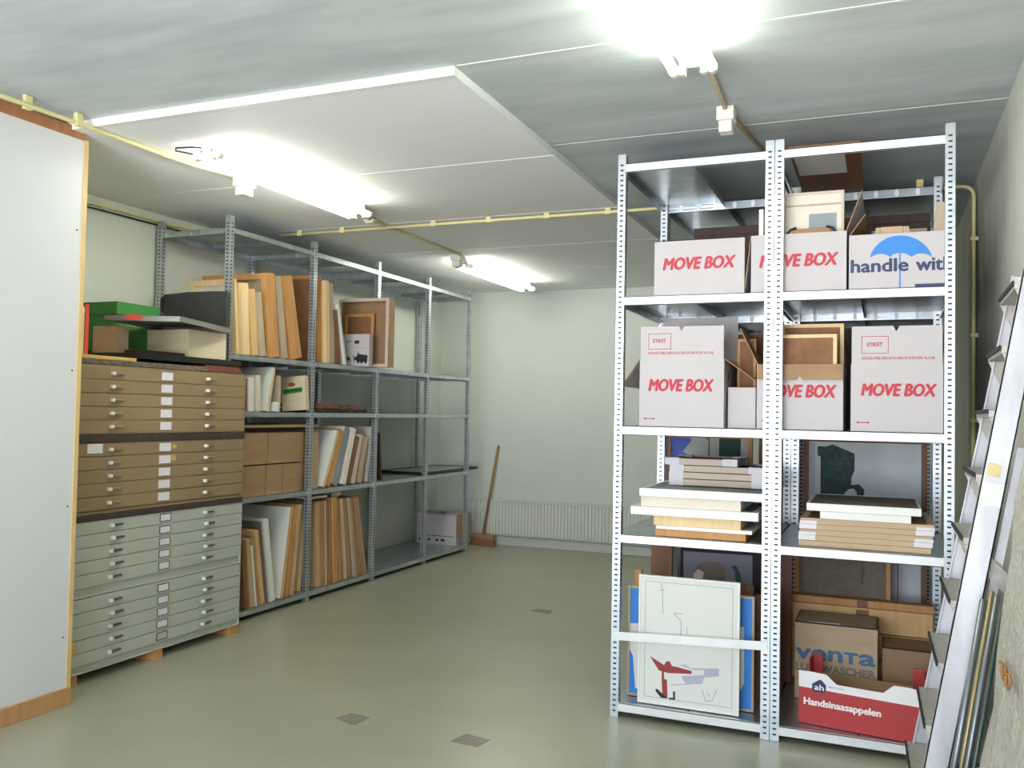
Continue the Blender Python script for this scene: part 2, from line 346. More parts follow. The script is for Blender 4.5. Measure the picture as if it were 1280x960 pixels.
def shelf_unit(label, x0, x1, y0, y1, levels, group, panels=None, crossbar=None):
    loc = ((x0+x1)/2, (y0+y1)/2, 0); r = thing('shelving_unit', label, 'shelf rack', loc, group=group); w = .042
    for x in (x0+w/2, x1-w/2):
        for y in (y0+w/2, y1-w/2): post(r, x, y, loc)
    for i, z in enumerate(levels):          # z = upper face of the level
        z0 = z-.045
        m = M(); beam_front(m, x0+w, x1-w, y0+.002, z0, z, 1); m.obj('front_beam', PAINTST, r)
        m = M(); beam_front(m, x0+w, x1-w, y1-.002, z0, z, -1); slot_web(m, x0+w, x1-w, y1-.02, z0, z)
        tabs_x(m, x0+w, x1-w, y1-.02, z0, z); m.obj('rear_beam', [GALVR, PAINTST], r)  # tabs coloured lighter to paint in their bright reflections
        for x in (x0+.004, x1-.007): M().box(x, x+.003, y0+w, y1-w, z0, z).box(x-.008 if x > loc[0] else x, x+.003 if x > loc[0] else x+.011, y0+w, y1-w, z0, z0+.003).obj('side_beam', GALVR, r)
        xm = loc[0]
        for (a, b, k) in ((x0+w-.036, xm-.004, 0), (xm+.004, x1-w+.036, 1)):
            if panels and panels.get(i) is not None and k not in panels[i]: continue
            e = .04
            m = M().hexa([(a+.002, y0+w, z-.004), (b-.002, y0+w, z-.004), (b-.002, y1-w, z-.004), (a+.002, y1-w, z-.004), (a+.002, y0+w, z-.001), (b-.002, y0+w, z-.001), (b-.002, y1-w, z-.001), (a+.002, y1-w, z-.001)])
            a2, b2 = max(a, x0+w), min(b, x1-w)
            m.box(a2, b2, y0+.005, y0+w, z-.004, z-.001).box(a2, b2, y1-w, y1-.022, z-.004, z-.001)
            ie = b if k == 0 else a; m.box(ie-.0015, ie+.0015, y0+.02, y1-.025, z-.034, z-.001)
            m.obj('shelf_panel', GALVR, r)
    if crossbar:
        a, b = crossbar; M().hexa([(x0+.01, y0-.006, a), (x1-.01, y0-.006, b), (x1-.01, y0-.001, b), (x0+.01, y0-.001, a), (x0+.01, y0-.006, a+.042), (x1-.01, y0-.006, b+.042), (x1-.01, y0-.001, b+.042), (x0+.01, y0-.001, a+.042)]).obj('retaining_bar', PAINTST, r)
    return r
L_R = [.075, .932, 1.487, 2.155, 2.85]
YF, YB = 4.458, 5.468
shelf_unit('galvanised slotted-post shelf unit in front, holding the white print and its bottom retaining bar', -1.281, -.4935, YF, YB, L_R, 'free-standing shelf units', {4: (0,)}, (.392, .428))
shelf_unit('galvanised slotted-post shelf unit beside the aluminium ladder, holding the red fruit box', -.4905, .299, YF, YB, L_R, 'free-standing shelf units', {4: ()})
L_B = [.075, 1.487, 2.155, 2.86]
shelf_unit('galvanised shelf unit standing directly behind the unit with the white print', -1.281, -.4935, 5.475, 6.49, L_B, 'free-standing shelf units')
shelf_unit('galvanised shelf unit standing directly behind the unit with the fruit box', -.4905, .299, 5.475, 6.49, L_B, 'free-standing shelf units')

# long rack on the left wall: four bays sharing posts
XL, XB = -4.25, -4.9175
YL = [5.0056, 6.0157, 7.0094, 7.9955, 8.9664]
LA, LB, LC, L0, LT = 1.925, 1.515, .89, .075, 2.82
loc = (-4.58, 7.0, 0)
rk = thing('long_shelf_rack', 'long galvanised shelf rack of four bays along the left wall', 'shelf rack', loc)
for y in YL:
    for x in (XL-.021, XB+.021): post(rk, x, y, loc)
for z in (L0, LC, LB, LA, LT):
    for a, b in zip(YL, YL[1:]):
        a0, b0 = a+.021, b-.021; h = .042
        m = M().box(XL-.006, XL-.003, a0, b0, z-h, z).box(XL-.02, XL-.003, a0, b0, z-.003, z).box(XL-.02, XL-.003, a0, b0, z-h, z-h+.003); m.obj('front_beam', GALV, rk)
        M().box(XB+.003, XB+.006, a0, b0, z-h, z).box(XB+.003, XB+.018, a0, b0, z-h, z-h+.003).obj('rear_beam', GALV, rk)
        ym = (a+b)/2
        for (p, q) in ((a0-.016, ym-.003), (ym+.003, b0+.016)):
            e = .02
            M().box(XB+.044, XL-.044, p, q, z-.004, z-.001).box(XB+.02, XL-.02, max(p, a0), min(q, b0), z-.0045, z-.0015).box(XB+.05, XL-.05, (q if q < ym else p)-.0015, (q if q < ym else p)+.0015, z-.035, z-.002).obj('shelf_panel', GALVR, rk)
    for j, y in enumerate(YL):
        m = M().box(XB+.042, XL-.042, y-.002, y+.002, z-.042, z-.006)
        for i in range(6):
            x = XB+.06+(XL-XB-.12)*(i+.5)/6
            m.plate([(x+.014*math.cos(2*PI*k/10), y-.002, z-.024+.012*math.sin(2*PI*k/10)) for k in range(10)], (0, -.007, 0))
        m.obj('side_beam', GALV, rk)

# ------------------------------------------------------------------ cartons
def carton(name, label, cat, x0, x1, y0, y1, z0, z1, mats, closed=True, flaps=(), group=None, rotz=0, t=.005):
    """open or closed carton; mats = (outside, inside). flaps: (side, length, angle from upright outward)"""
    w, d, h = x1-x0, y1-y0, z1-z0
    r = thing(name, label, cat, ((x0+x1)/2, (y0+y1)/2, z0), (0, 0, rotz), group); a, b = w/2, d/2
    m = M()
    def wall(p, q, inn):      # outer skin + inner skin + rim
        p, q, inn = Vector(p), Vector(q), Vector(inn)*t; up = Vector((0, 0, h))
        pi, qi = p+inn+(q-p).normalized()*t, q+inn-(q-p).normalized()*t
        m.quad(p, q, q+up, p+up, 0); m.quad(qi, pi, pi+up, qi+up, 1); m.quad(p+up, q+up, qi+up, pi+up, 1)
    wall((-a, -b, 0), (a, -b, 0), (0, 1, 0)); wall((a, -b, 0), (a, b, 0), (-1, 0, 0)); wall((a, b, 0), (-a, b, 0), (0, -1, 0)); wall((-a, b, 0), (-a, -b, 0), (1, 0, 0))
    m.quad((-a, -b, 0), (-a, b, 0), (a, b, 0), (a, -b, 0), 0); m.quad((-a+t, -b+t, t), (a-t, -b+t, t), (a-t, b-t, t), (-a+t, b-t, t), 1)
    body = m.obj('carton_body', list(mats), r, local=True)
    if closed:
        M().box(-a, a, -b, -.002, h-.004, h).box(-a, a, .002, b, h-.004, h).obj('lid', mats[0], r, local=True)
    for side, ln, ang, *notch in flaps:
        out = {'f': (0, -1, 0), 'b': (0, 1, 0), 'l': (-1, 0, 0), 'r': (1, 0, 0)}[side]; out = Vector(out)
        al = Vector((0, 0, 1)).cross(out)          # along the hinge
        half = (a if side in 'fb' else b)-.003
        mid = out*(b if side in 'fb' else a)+Vector((0, 0, h))
        d_ = (Vector((0, 0, 1))*math.cos(ang)+out*math.sin(ang)); nn = (out*math.cos(ang)-Vector((0, 0, 1))*math.sin(ang))   # nn = outer face side
        i0 = -nn*.004
        pts = [(-half, 0), (half, 0), (half*.985, ln), (-half*.985, ln)]
        if notch: pts = [(-half, 0), (half, 0), (half, ln), (.014, ln), (0, ln-.026), (-.014, ln), (-half, ln)]
        fm = M(); o_ = [mid+al*p+d_*q for p, q in pts]; i_ = [v+i0 for v in o_]; n = len(pts)
        fm.add(o_, [tuple(range(n))], 0); fm.add(i_, [tuple(range(n-1, -1, -1))], 1)
        fm.add(o_+i_, [(k, (k+1) % n, n+(k+1) % n, n+k) for k in range(n)], 1)
        fm.obj('flap', [mats[0], mats[0]] if ln == .262 else list(mats), r, local=True)
    return r
WB = (WHITECARD, BROWNCARD)
def decal(parent, pts, y, m, name='printed_mark', t=.0008):   # printed shape on a plane facing -y
    return M().plate([(x, y, z) for x, z in pts], (0, -t, 0)).obj(name, m, parent)
def arrow(parent, x0, x1, z, y):
    M().plate([(x0+.012, y, z-.002), (x1-.004, y, z-.002), (x1-.004, y, z+.002), (x0+.012, y, z+.002)], (0, -.0008, 0)).plate([(x0, y, z), (x0+.014, y, z-.006), (x0+.014, y, z+.006)], (0, -.0008, 0)).plate([(x1, y, z+.006), (x1-.014, y, z), (x1, y, z-.006)], (0, -.0008, 0)).obj('printed_arrow', REDPRINT, parent)
Z3, Z2 = 2.156, 1.488
yb = 4.503
g = 'white moving cartons'
b1 = carton('moving_box', 'white closed moving carton on the top board next to the outer post', 'box', -1.093, -.638, yb, 5.05, Z3, Z3+.287, WB, group=g)
lettering('MOVE BOX', REDPRINT, b1, (-1.045, yb-.0012, Z3+.136), .060, .362, shear=.22, bold=.065)
b2 = carton('moving_box', 'white open moving carton on the top board behind the double posts, pale picture inside', 'box', -.606, -.163, yb, 5.05, Z3, Z3+.287, WB, closed=False, flaps=(('r', .20, .35), ('b', .15, 1.9), ('l', .26, 3.03)), group=g)
lettering('MOVE BOX', REDPRINT, b2, (-.563, yb-.0012, Z3+.126), .060, .362, shear=.22, bold=.065)
b3 = carton('moving_box', 'white carton on the top board printed with a blue umbrella', 'box', -.152, .294, yb, 5.0, Z3, Z3+.262, WB, closed=False, flaps=(('b', .08, .2), ('l', .12, -.6)), group=g)
# umbrella print
P3 = lambda px, py: (lambda v: (v.x, v.z))(AY(px, py, yb))
zp = lambda zx, zy: P3(960+zx/3.84, 150+zy/3.84)
top = [zp(x, y) for x, y in [(488, 662), (497, 636), (515, 608), (540, 585), (570, 567), (605, 557), (640, 554), (675, 558), (710, 570), (740, 588), (765, 612), (782, 638), (788, 657)]]
bot = [zp(x, y) for x, y in [(775, 650), (755, 642), (735, 640), (715, 643), (700, 650), (688, 657), (672, 646), (655, 640), (637, 638), (618, 640), (600, 646), (586, 658), (570, 648), (550, 643), (528, 644), (505, 652)]]
mm = M().plate([(x, yb, z) for x, z in top+bot], (0, -.0008, 0)); s0, s1 = zp(632, 640), zp(640, 816)
mm.box(s0[0]-.002, s0[0]+.005, yb-.0008, yb, Z3+.001, s0[1]); mm.obj('printed_umbrella', BLUEPRINT, b3)
u0 = zp(400, 735); u1 = zp(672, 726)
lettering('handle', NAVYPRINT, b3, (u0[0], yb-.0012, u0[1]+.001), .060, u1[0]-u0[0], bold=.05)
u0 = zp(712, 724)
lettering('with', NAVYPRINT, b3, (u0[0], yb-.0012, u0[1]+.001), .060, .288-u0[0], bold=.05)
u0, u1 = zp(705, 815), zp(857, 800); decal(b3, [(u0[0], Z3+.004), (u1[0], Z3+.004), (u1[0], Z3+.02), (u0[0], Z3+.02)], yb, NAVYPRINT, 'printed_bar')

def etiket(b, x, z, w=.118):
    M().ring(x, x+w, yb-.001, yb, z, z+.082, .0025).obj('printed_label_box', REDPRINT, b)
    lettering('ETIKET', REDPRINT, b, (x+.025, yb-.0012, z+.034), .018, .066, bold=.03)
ZT = .345
b4 = carton('moving_box', 'tall white moving carton on the middle board next to the outer post', 'box', -1.162, -.732, yb, 5.0, Z2, Z2+ZT, WB, closed=False, flaps=(('f', .168, 0, 1), ('b', .262, -.02), ('l', .17, 2.55), ('r', .185, 2.2)), group=g)
lettering('MOVE BOX', REDPRINT, b4, (-1.112, yb-.0012, Z2+.182), .060, .328, shear=.2, bold=.065)
etiket(b4, -1.118, Z2+.396); lettering('HOUD MIJ DROOG EN SCHOON A.U.B.', REDPRINT, b4, (-1.118, yb-.0012, Z2+.366), .0175, .335, bold=.012)
arrow(b4, -1.140, -1.082, Z2+.040, yb)
M().box(-.7320, -.7312, 4.62, 4.65, Z2+.245, Z2+.285).obj('hand_hole', DARKCARD, b4)
b5 = carton('moving_box', 'white moving carton with brown front flap folded down and wooden frames inside', 'box', -.575, -.175, 4.525, 5.0, Z2, Z2+.318, WB, closed=False, flaps=(('f', .075, 2.98, 1), ('l', .2, .45), ('b', .1, .1)), group=g)
lettering('MOVE BOX', REDPRINT, b5, (-.535, 4.5238, Z2+.158), .060, .328, shear=.2, bold=.065)
arrow(b5, -.555, -.497, Z2+.040, 4.525)
b6 = carton('moving_box', 'tall white moving carton on the middle board at the ladder side', 'box', -.140, .254, yb, 5.0, Z2, Z2+ZT-.03, WB, closed=False, flaps=(('f', .18, 0, 1), ('b', .15, -.1), ('r', .17, .12)), group=g)
lettering('MOVE BOX', REDPRINT, b6, (-.092, yb-.0012, Z2+.168), .056, .318, shear=.2, bold=.065)
etiket(b6, -.094, Z2+.366); lettering('HOUD MIJ DROOG EN SCHOON A.U.B.', REDPRINT, b6, (-.094, yb-.0012, Z2+.334), .0175, .315, bold=.012)
arrow(b6, -.118, -.060, Z2+.042, yb)
b7 = carton('moving_box', 'plain white carton squeezed behind the open right flap of the tall outer carton', 'box', -.72, -.585, 4.56, 5.0, Z2, Z2+.205, WB, closed=False, flaps=(('b', .1, 0),), group=g)

# ------------------------------------------------------------------ pictures
def framed(name, label, cat, x0, x1, y0, y1, z0, z1, w, fm, inner, group=None, rot=(0, 0, 0), back=None, glass=None):
    """upright framed picture facing -y: frame ring, picture surface, backing board"""
    loc = ((x0+x1)/2, (y0+y1)/2, z0); r = thing(name, label, cat, loc, rot, group); a, d, h = (x1-x0)/2, (y1-y0)/2, z1-z0
    M().ring(-a, a, -d, d, 0, h, w).obj('frame', fm, r, local=True, bev=.0015)
    M().box(-a+w-.002, a-w+.002, -d+.004, d-.002, w-.002, h-w+.002).obj('picture_surface', inner, r, local=True)
    return r
f = framed('framed_picture', 'pale pink-edged picture standing in the open carton under the top beam', 'picture', -.463, -.178, 4.58, 4.612, Z3+.01, 2.66, .014, PINKWH, OFFWHITE)
M().box(-.02, .108, -.0135, -.0125, .235, .385).obj('grey_square', CANVASGREY, f, local=True); M().box(-.128, .128, -.0138, -.0122, .425, .434).obj('dividing_line', GREYWOOD, f, local=True)
t = thing('carton_tray', 'small brown tray with dark corner straps lying in front of the pale picture', 'box', (-.325, 4.545, Z3+.2))
M().hexa([(-.11, -.025, 0), (.11, -.025, 0), (.11, .02, 0), (-.11, .02, 0), (-.085, -.012, .115), (.085, -.012, .115), (.085, .02, .115), (-.085, .02, .115)]).obj('tray_body', BROWNCARD, t, local=True, bev=.003)
for s_ in (-1, 1): M().path([(s_*.07, -.02, .118), (s_*.095, -.025, .11), (s_*.13, -.03, .07)], .006).obj('strap', RUBBER, t, local=True, smooth=True)
for i, x in enumerate((-.585, -.545, -.515)):
    tag(M().box(x, x+(.022 if i < 2 else .012), 4.62, 4.9, Z3+.01, 2.60-.02*i-(.03 if i == 2 else 0)).obj('picture_edge_board', [WHITEFR, WHITEFR, PALEPINE][i], bev=.001),
        ['white narrow board on edge in the open carton, nearest its outer side', 'white narrow board on edge in the open carton, between its neighbours', 'pale wooden board on edge in the open carton, beside the double posts'][i], 'board', 'boards in the open top carton')
# inside the umbrella carton
t = thing('paper_parcel', 'tan wrapped parcel with grey ends in the umbrella carton', 'parcel', (.03, 4.6, Z3+.15))
M().box(-.045, .055, -.03, .05, 0, .158).obj('tan_wrap', TANCARD, t, local=True, bev=.004)
for a, b in ((-.095, -.045), (.055, .11)): M().hexa([(a, -.03, 0), (b, -.03, 0), (b, .05, 0), (a, .05, 0), (a+(.03 if a < 0 else 0), -.03, .156), (b-(0 if a < 0 else .03), -.03, .156), (b-(0 if a < 0 else .03), .05, .156), (a+(.03 if a < 0 else 0), .05, .156)]).obj('grey_end', GREYWOOD, t, local=True, bev=.003)
M().plate([(.205, 4.56, Z3+.2), (.272, 4.56, Z3+.2), (.272, 4.56, Z3+.405), (.228, 4.56, Z3+.41)], (0, .03, 0)).obj('panel_board', GREYWOOD)
tag(bpy.data.objects['panel_board'], 'grey-white slanted board sticking up in the umbrella carton beside the ladder-side post', 'board')
t = thing('carton', 'low orange-brown wooden tray on the top board behind the umbrella carton', 'tray', (.05, 5.2, Z3))
M().box(-.21, .2, -.12, .14, 0, .30).obj('tray_body', ORANGEPINE, t, local=True, bev=.004)
f = framed('framed_picture', 'small silvery frame lying propped on the orange tray behind the umbrella carton', 'picture', -.06, .21, 5.12, 5.15, Z3+.302, Z3+.40, .028, GREYWOOD, BROWNWOOD)
def crate(label, x0, x1, y0, y1, z0, z1):  # deep dark solids added to keep lamp light off the side wall
    r = thing('light_blocker', label, 'crate', ((x0+x1)/2, (y0+y1)/2, z0)); a, b, h = (x1-x0)/2, (y1-y0)/2, z1-z0
    M().box(-a, a, -b, b, 0, h).obj('blocker_body', DARKWOOD, r, local=True, bev=.004)
    for z in (0, h-.05): M().box(-a, a, -b-.008, -b, z, z+.05).obj('batten', DARKWOOD, r, local=True, bev=.002)
crate('dark brown board deepened into a light-blocking box on the rear unit above the umbrella carton', -.44, .25, 5.62, 6.40, 2.157, 2.74)
crate('added dark light-blocking box on the rear unit behind the middle moving cartons at the ladder side', -.44, .25, 5.60, 6.40, 1.489, 2.08)
crate('dark brown board deepened into a light-blocking box on the rear unit above the plain closed carton', -1.12, -.54, 5.66, 6.40, 2.157, 2.74)
crate('added dark light-blocking box on the rear unit behind the tall outer moving carton', -1.15, -.54, 5.64, 6.40, 1.489, 1.98)
# board laid over the open top of the right unit
t = thing('framed_picture', 'brown board with a pale label laid flat across the topmost beams', 'picture', (-.27, 4.97, 2.852))
M().box(-.165, .165, -.47, .47, 0, .02).obj('board', BROWNWOOD, t, local=True, bev=.002); M().box(-.15, .09, -.40, .02, -.0015, 0).obj('pale_label', PAPERW, t, local=True)
# behind the middle cartons
for (nm, lb, x0, x1, y, z1, fm, inn) in (('framed_picture', 'taller wood-framed picture back standing in the carton with the folded flap', -.475, -.178, 4.66, 2.015, PALEPINE, HARDB), ('framed_picture', 'shorter wood-framed picture back standing in the carton with the folded flap', -.535, -.205, 4.56, 1.955, PALEPINE, HARDB)):
    framed(nm, lb, 'picture', x0, x1, y, y+.03, Z2+.008, z1, .018, fm, inn)
framed('framed_picture', 'brown picture back rising behind the plain white carton on the middle board', 'picture', -.80, -.60, 5.02, 5.05, Z2, 2.0, .02, HARDB, HARDB)
framed('framed_picture', 'orange wood-framed panel leaning in the plain white carton on the middle board', 'picture', -.70, -.605, 4.72, 4.75, Z2+.01, 1.95, .014, ORANGEPINE, HARDB)

# flat stacks on the second board
def flat(name, label, cat, px0, px1, py, yf, depth, z0, h, fm, inner, w=.035, group=None, corners=None, inset=.006, rotz=0):
    x0, x1 = AY(px0, py, yf).x, AY(px1, py, yf).x; a = (x1-x0)/2
    r = thing(name, label, cat, ((x0+x1)/2, yf, z0), (0, 0, rotz), group)
    M().ring(-a, a, 0, depth, 0, h, w, axis='z').obj('frame', fm, r, local=True, bev=.0015)
    M().box(-a+w-.002, a-w+.002, w-.002, depth-w+.002, .003, h-inset).obj('picture_surface', inner, r, local=True)
    if corners:
        c = .003; L = .075
        for sx in (-1, 1):
            for y0, y1 in ((-c, L), (depth-L, depth+c)):
                xa, xb = sorted((sx*(a+c), sx*(a-L))); M().box(xa, xb, y0, y1, corners[0]-.0005, corners[1]).obj('corner_protector', PROTECT, r, local=True)
    return r
sg = 'pictures stacked flat in the unit with the white print'
z = .9325
flat('framed_picture', 'brown wooden frame with white top edge, lowest of the stack beside the outer post', 'picture', 819, 932, 672, 4.50, .55, z, .036, ORANGEPINE, WHITEFR, group=sg); z += .0365
flat('framed_picture', 'thin white frame lying on the bottom brown frame of the stack beside the outer post', 'picture', 820, 940, 664, 4.49, .5, z, .018, WHITEFR, WHITEFR, group=sg); z += .0185
flat('framed_picture', 'pale pine frame second below the widest white frame of the stack', 'picture', 817, 926, 655, 4.50, .5, z, .048, PALEPINE, PINE, group=sg); z += .0485
flat('framed_picture', 'widest white frame low in the flat stack beside the outer post', 'picture', 788, 948, 645, 4.48, .62, z, .042, WHITEFR, CANVASGREY, group=sg); z += .0425
flat('canvas_painting', 'thick cream canvas between the two wide white frames of the stack', 'picture', 801, 926, 632, 4.50, .5, z, .052, OFFWHITE, OFFWHITE, group=sg, inset=.001); z += .0525
flat('framed_picture', 'white frame with grey picture facing up, under the corner-protected frames', 'picture', 799, 957, 618, 4.49, .66, z, .040, WHITEFR, CANVASGREY, w=.022, group=sg); z += .0405
for k, (a, b, h, lb) in enumerate(((837, 958, .037, 'lowest of four cardboard-cornered pale frames topping the stack beside the outer post'), (837, 958, .037, 'second from bottom of four cardboard-cornered pale frames in the stack beside the outer post'), (838, 954, .036, 'third from bottom of four cardboard-cornered pale frames in the stack beside the outer post'), (832, 921, .038, 'topmost small cardboard-cornered pale frame of the stack beside the outer post'))):
    flat('framed_picture', lb, 'picture', a, b, 600-8*k, 4.80, .42, z, h-.004, PINKWH, BROWNWOOD, w=.03, group=sg, corners=(0, h-.0006)); z += h
sg = 'pictures stacked flat in the unit with the fruit box'
z = .9325
for k in range(5):
    lb = ['lowest', 'second from bottom', 'middle', 'fourth from bottom', 'uppermost'][k]+' tan frame of the five with white corner cards beside the ladder'
    flat('framed_picture', lb, 'picture', 998+k*.6, 1164+k, 684-6*k, 4.52, .62, z, .026, TANCARD, BROWNCARD, w=.03, group=sg, corners=((.003, .025) if k % 2 else (.0, .014)) if k else None); z += .0268
flat('framed_picture', 'narrow white frame sandwiched under the black-topped one beside the ladder', 'picture', 1025, 1139, 650, 4.52, .5, z, .034, WHITEFR, WHITEFR, group=sg); z += .0345
flat('framed_picture', 'white frame with dark picture facing up, on top of the tan frames', 'picture', 1008, 1152, 640, 4.53, .6, z, .036, WHITEFR, BACKGREY, w=.012, group=sg, inset=.002)

# tall paintings standing against the rear units
yp = 5.60
f = framed('canvas_painting', 'tall abstract painting with blue, red and green shapes in an orange-brown frame', 'painting', -1.266, -.735, yp, yp+.035, .077, 1.435, .026, ORANGEPINE, ARTGREY)
Q = lambda zx, zy: AY(810+zx/8.533, 530+zy/8.533, yp+.0045)
def art(parent, pts, m, y, name='painted_shape', t=.0006): return M().plate([(v.x, y, v.z) for v in pts], (0, -t, 0)).obj(name, m, parent)
ys_ = yp+.0040
art(f, [Q(*p) for p in [(205, 125), (300, 98), (430, 98), (465, 180), (365, 295), (450, 340), (440, 352), (205, 352)]], BLUEART, ys_)
art(f, [Q(*p) for p in [(190, 235), (235, 240), (262, 270), (240, 330), (225, 480), (190, 640), (185, 640)]], REDART, ys_-.0006)
art(f, [Q(*p) for p in [(190, 420), (300, 420), (280, 520), (195, 600)]], BLUEART, ys_)
art(f, [Q(*p) for p in [(760, 80), (990, 80), (985, 700), (755, 700)]], TEALGREEN, ys_)
art(f, [Q(*p) for p in [(580, 80), (760, 80), (760, 130), (580, 115)]], TEALGREEN, ys_)
art(f, [Q(*p) for p in [(610, 140), (657, 150), (655, 370), (640, 370), (648, 165), (612, 155)]], BLACKPRINT, ys_)
framed('canvas_painting', 'brown picture back beside the abstract painting, behind the double posts', 'painting', -.70, -.51, yp+.03, yp+.06, .077, 1.43, .02, BROWNWOOD, DARKCARD)
GREYPAINT = mat('grey_blue_canvas', (205, 212, 214), .7, rgb2=(188, 196, 198), scale=(5, 5, 5))
f = framed('canvas_painting', 'tall grey painting of a dark green handled vessel in a wooden frame', 'painting', -.435, .235, yp, yp+.035, .077, 1.437, .03, BROWNWOOD, GREYPAINT)
Q2 = lambda zx, zy: AY(960+zx/4.571, 520+zy/4.571, yp+.0045)
art(f, [Q2(*p) for p in [(283, 172), (330, 175), (370, 163), (495, 215), (495, 310), (478, 350), (475, 395), (520, 390), (550, 420), (545, 478), (505, 478), (508, 440), (490, 415), (460, 418), (435, 445), (420, 475), (410, 620), (300, 620), (300, 230), (283, 225)]], DARKGREEN, ys_)
M().box(-.405, -.37, yp+.0034, yp+.0045, .15, 1.40).obj('pale_strip', LAVGREY, f)
M().box(.083, .088, yp+.0034, yp+.0045, .4, .85).obj('painted_line', REDART, f)
# lower things in the right unit
yk = 5.30
f = framed('reversed_picture', 'grey-brown picture back with handwriting and a pine bar, behind the wooden crate', 'picture', -.46, .045, 5.37, 5.40, .077, .86, .022, ORANGEPINE, BACKGREY)
lettering('profan', BLACKPRINT, f, (-.115, 5.3735, .775), .028, .15, spin=-PI/2, shear=.1, name='handwriting')
t = thing('wooden_crate', 'flat pine crate with a top rail lying behind the plain cartons', 'crate', (-.11, 5.33, .077))
M().box(-.36, .365, -.03, -.012, .30, .43).box(-.36, .365, -.03, -.012, .16, .295).box(-.36, .365, -.03, -.012, .01, .155).obj('planks', PINE, t, local=True, bev=.003)
M().box(-.365, .37, -.045, .03, .435, .475).obj('top_rail', ORANGEPINE, t, local=True, bev=.003)
for x in (-.02,): M().box(x, x+.065, -.036, -.03, .36, .42).box(x+.005, x+.06, -.0465, -.045, .436, .474).obj('hinge_plate', BROWNWOOD, t, local=True)
v = carton('carton', 'brown carton with large steel-blue lettering standing behind the red fruit box', 'box', AY(994, 777, 4.95).x, AY(1097, 786, 4.95).x, 4.95, 5.26, .077, AY(1040, 781, 4.95).z, (TANCARD, BROWNCARD), flaps=())
_v = AY(995, 822, 4.9488); _h = AY(995, 809, 4.9488).z-_v.z
lettering('ven', VENTABLUE, v, (_v.x, 4.9488, _v.z), _h, .226, bold=.09)
lettering('T', VENTABLUE, v, (_v.x+.237, 4.9488, _v.z), _h, .065, bold=.09)
lettering('a', VENTABLUE, v, (_v.x+.311, 4.9488, _v.z), _h, .074, bold=.09)
lettering('LUFTWASCHER', VENTAGREY, v, (_v.x, 4.9488, _v.z-.060), .037, .384, bold=.07)
_z = AY(1040, 781, 4.95).z+.0005
M().plate([(-.36, 4.97, _z), (-.2, 4.97, _z), (-.2, 5.0, _z)], (0, 0, .002)).obj('packing_tape', PROTECT, v)
carton('carton', 'plain brown carton with a taped top edge standing beside the lettered one', 'box', .005, .268, 5.02, 5.27, .077, .372, (BROWNCARD, BROWNCARD), flaps=())
# fruit box, slightly turned
pl, pr = AZ(998, 902, .078), AZ(1148, 932, .078); fa = -.14; fw_ = (pr-pl).length
fb = thing('fruit_box', 'red and white cardboard fruit box with cut-out sides in front of the lettered carton', 'box', (pl.x, pl.y, .077), (0, 0, fa))
prof = [(0, 0), (fw_, 0), (fw_, .243), (.92*fw_, .247), (.80*fw_, .247), (.715*fw_, .205), (.33*fw_, .207), (.24*fw_, .247), (.13*fw_, .250), (0, .250)]
m = M().plate([(x, 0, z) for x, z in prof], (0, .003, 0), 0).plate([(x, .003, z) for x, z in prof], (0, .002, 0), 1).box(0, .0025, .005, .30, 0, .175, 0).box(.0025, .005, .005, .30, 0, .175, 1).box(fw_-.0025, fw_, .005, .30, 0, .175, 0).box(fw_-.005, fw_-.0025, .005, .30, 0, .175, 1).box(0, fw_, .30, .305, 0, .175, 1).box(.005, fw_-.005, .005, .30, 0, .005, 1)
m.obj('tray_body', [FRUITRED, BROWNCARD], fb, local=True)
for a, b in ((0, .05), (fw_-.06, fw_)):
    M().box(a, b, .299, .306, .12, .262).box(a if a == 0 else b-.006, a+.006 if a == 0 else b, .22, .299, .12, .255).obj('corner_post', FRUITRED, fb, local=True)
zb = [(0.0005, .172), (fw_-.0005, .166)]
M().plate([(zb[0][0], -.0008, zb[0][1]), (zb[1][0], -.0008, zb[1][1])]+[(min(max(x, .0005), fw_-.0005), -.0008, z-.0005) for x, z in prof[2:]], (0, .0008, 0)).obj('white_band', WHITEINK, fb, local=True)
M().plate([(.012, .0058, .205), (.93*fw_, .0058, .205), (.93*fw_, .0058, .206), (.012, .0058, .206)], (0, .001, 0)).obj('inner_fold', BROWNCARD, fb, local=True)
lettering('Handsinaasappelen', WHITEINK, fb, (.026, -.0012, .082), .042, .345, bold=.05, local=True)
cx, cz = .095, .184
M().plate([(cx+x, -.0016, cz+zz) for x, zz in [(-.022, -.026), (.022, -.026), (.032, -.016), (.032, .012), (.01, .034), (.002, .034), (-.032, .010), (-.032, -.016)]], (0, .0007, 0)).obj('printed_emblem', NAVYPRINT, fb, local=True)
lettering('ah', WHITEINK, fb, (cx-.02, -.0021, cz-.016), .026, .042, bold=.05, local=True)
lettering('albert heijn', NAVYPRINT, fb, (cx+.042, -.0014, cz+.002), .008, .07, local=True)

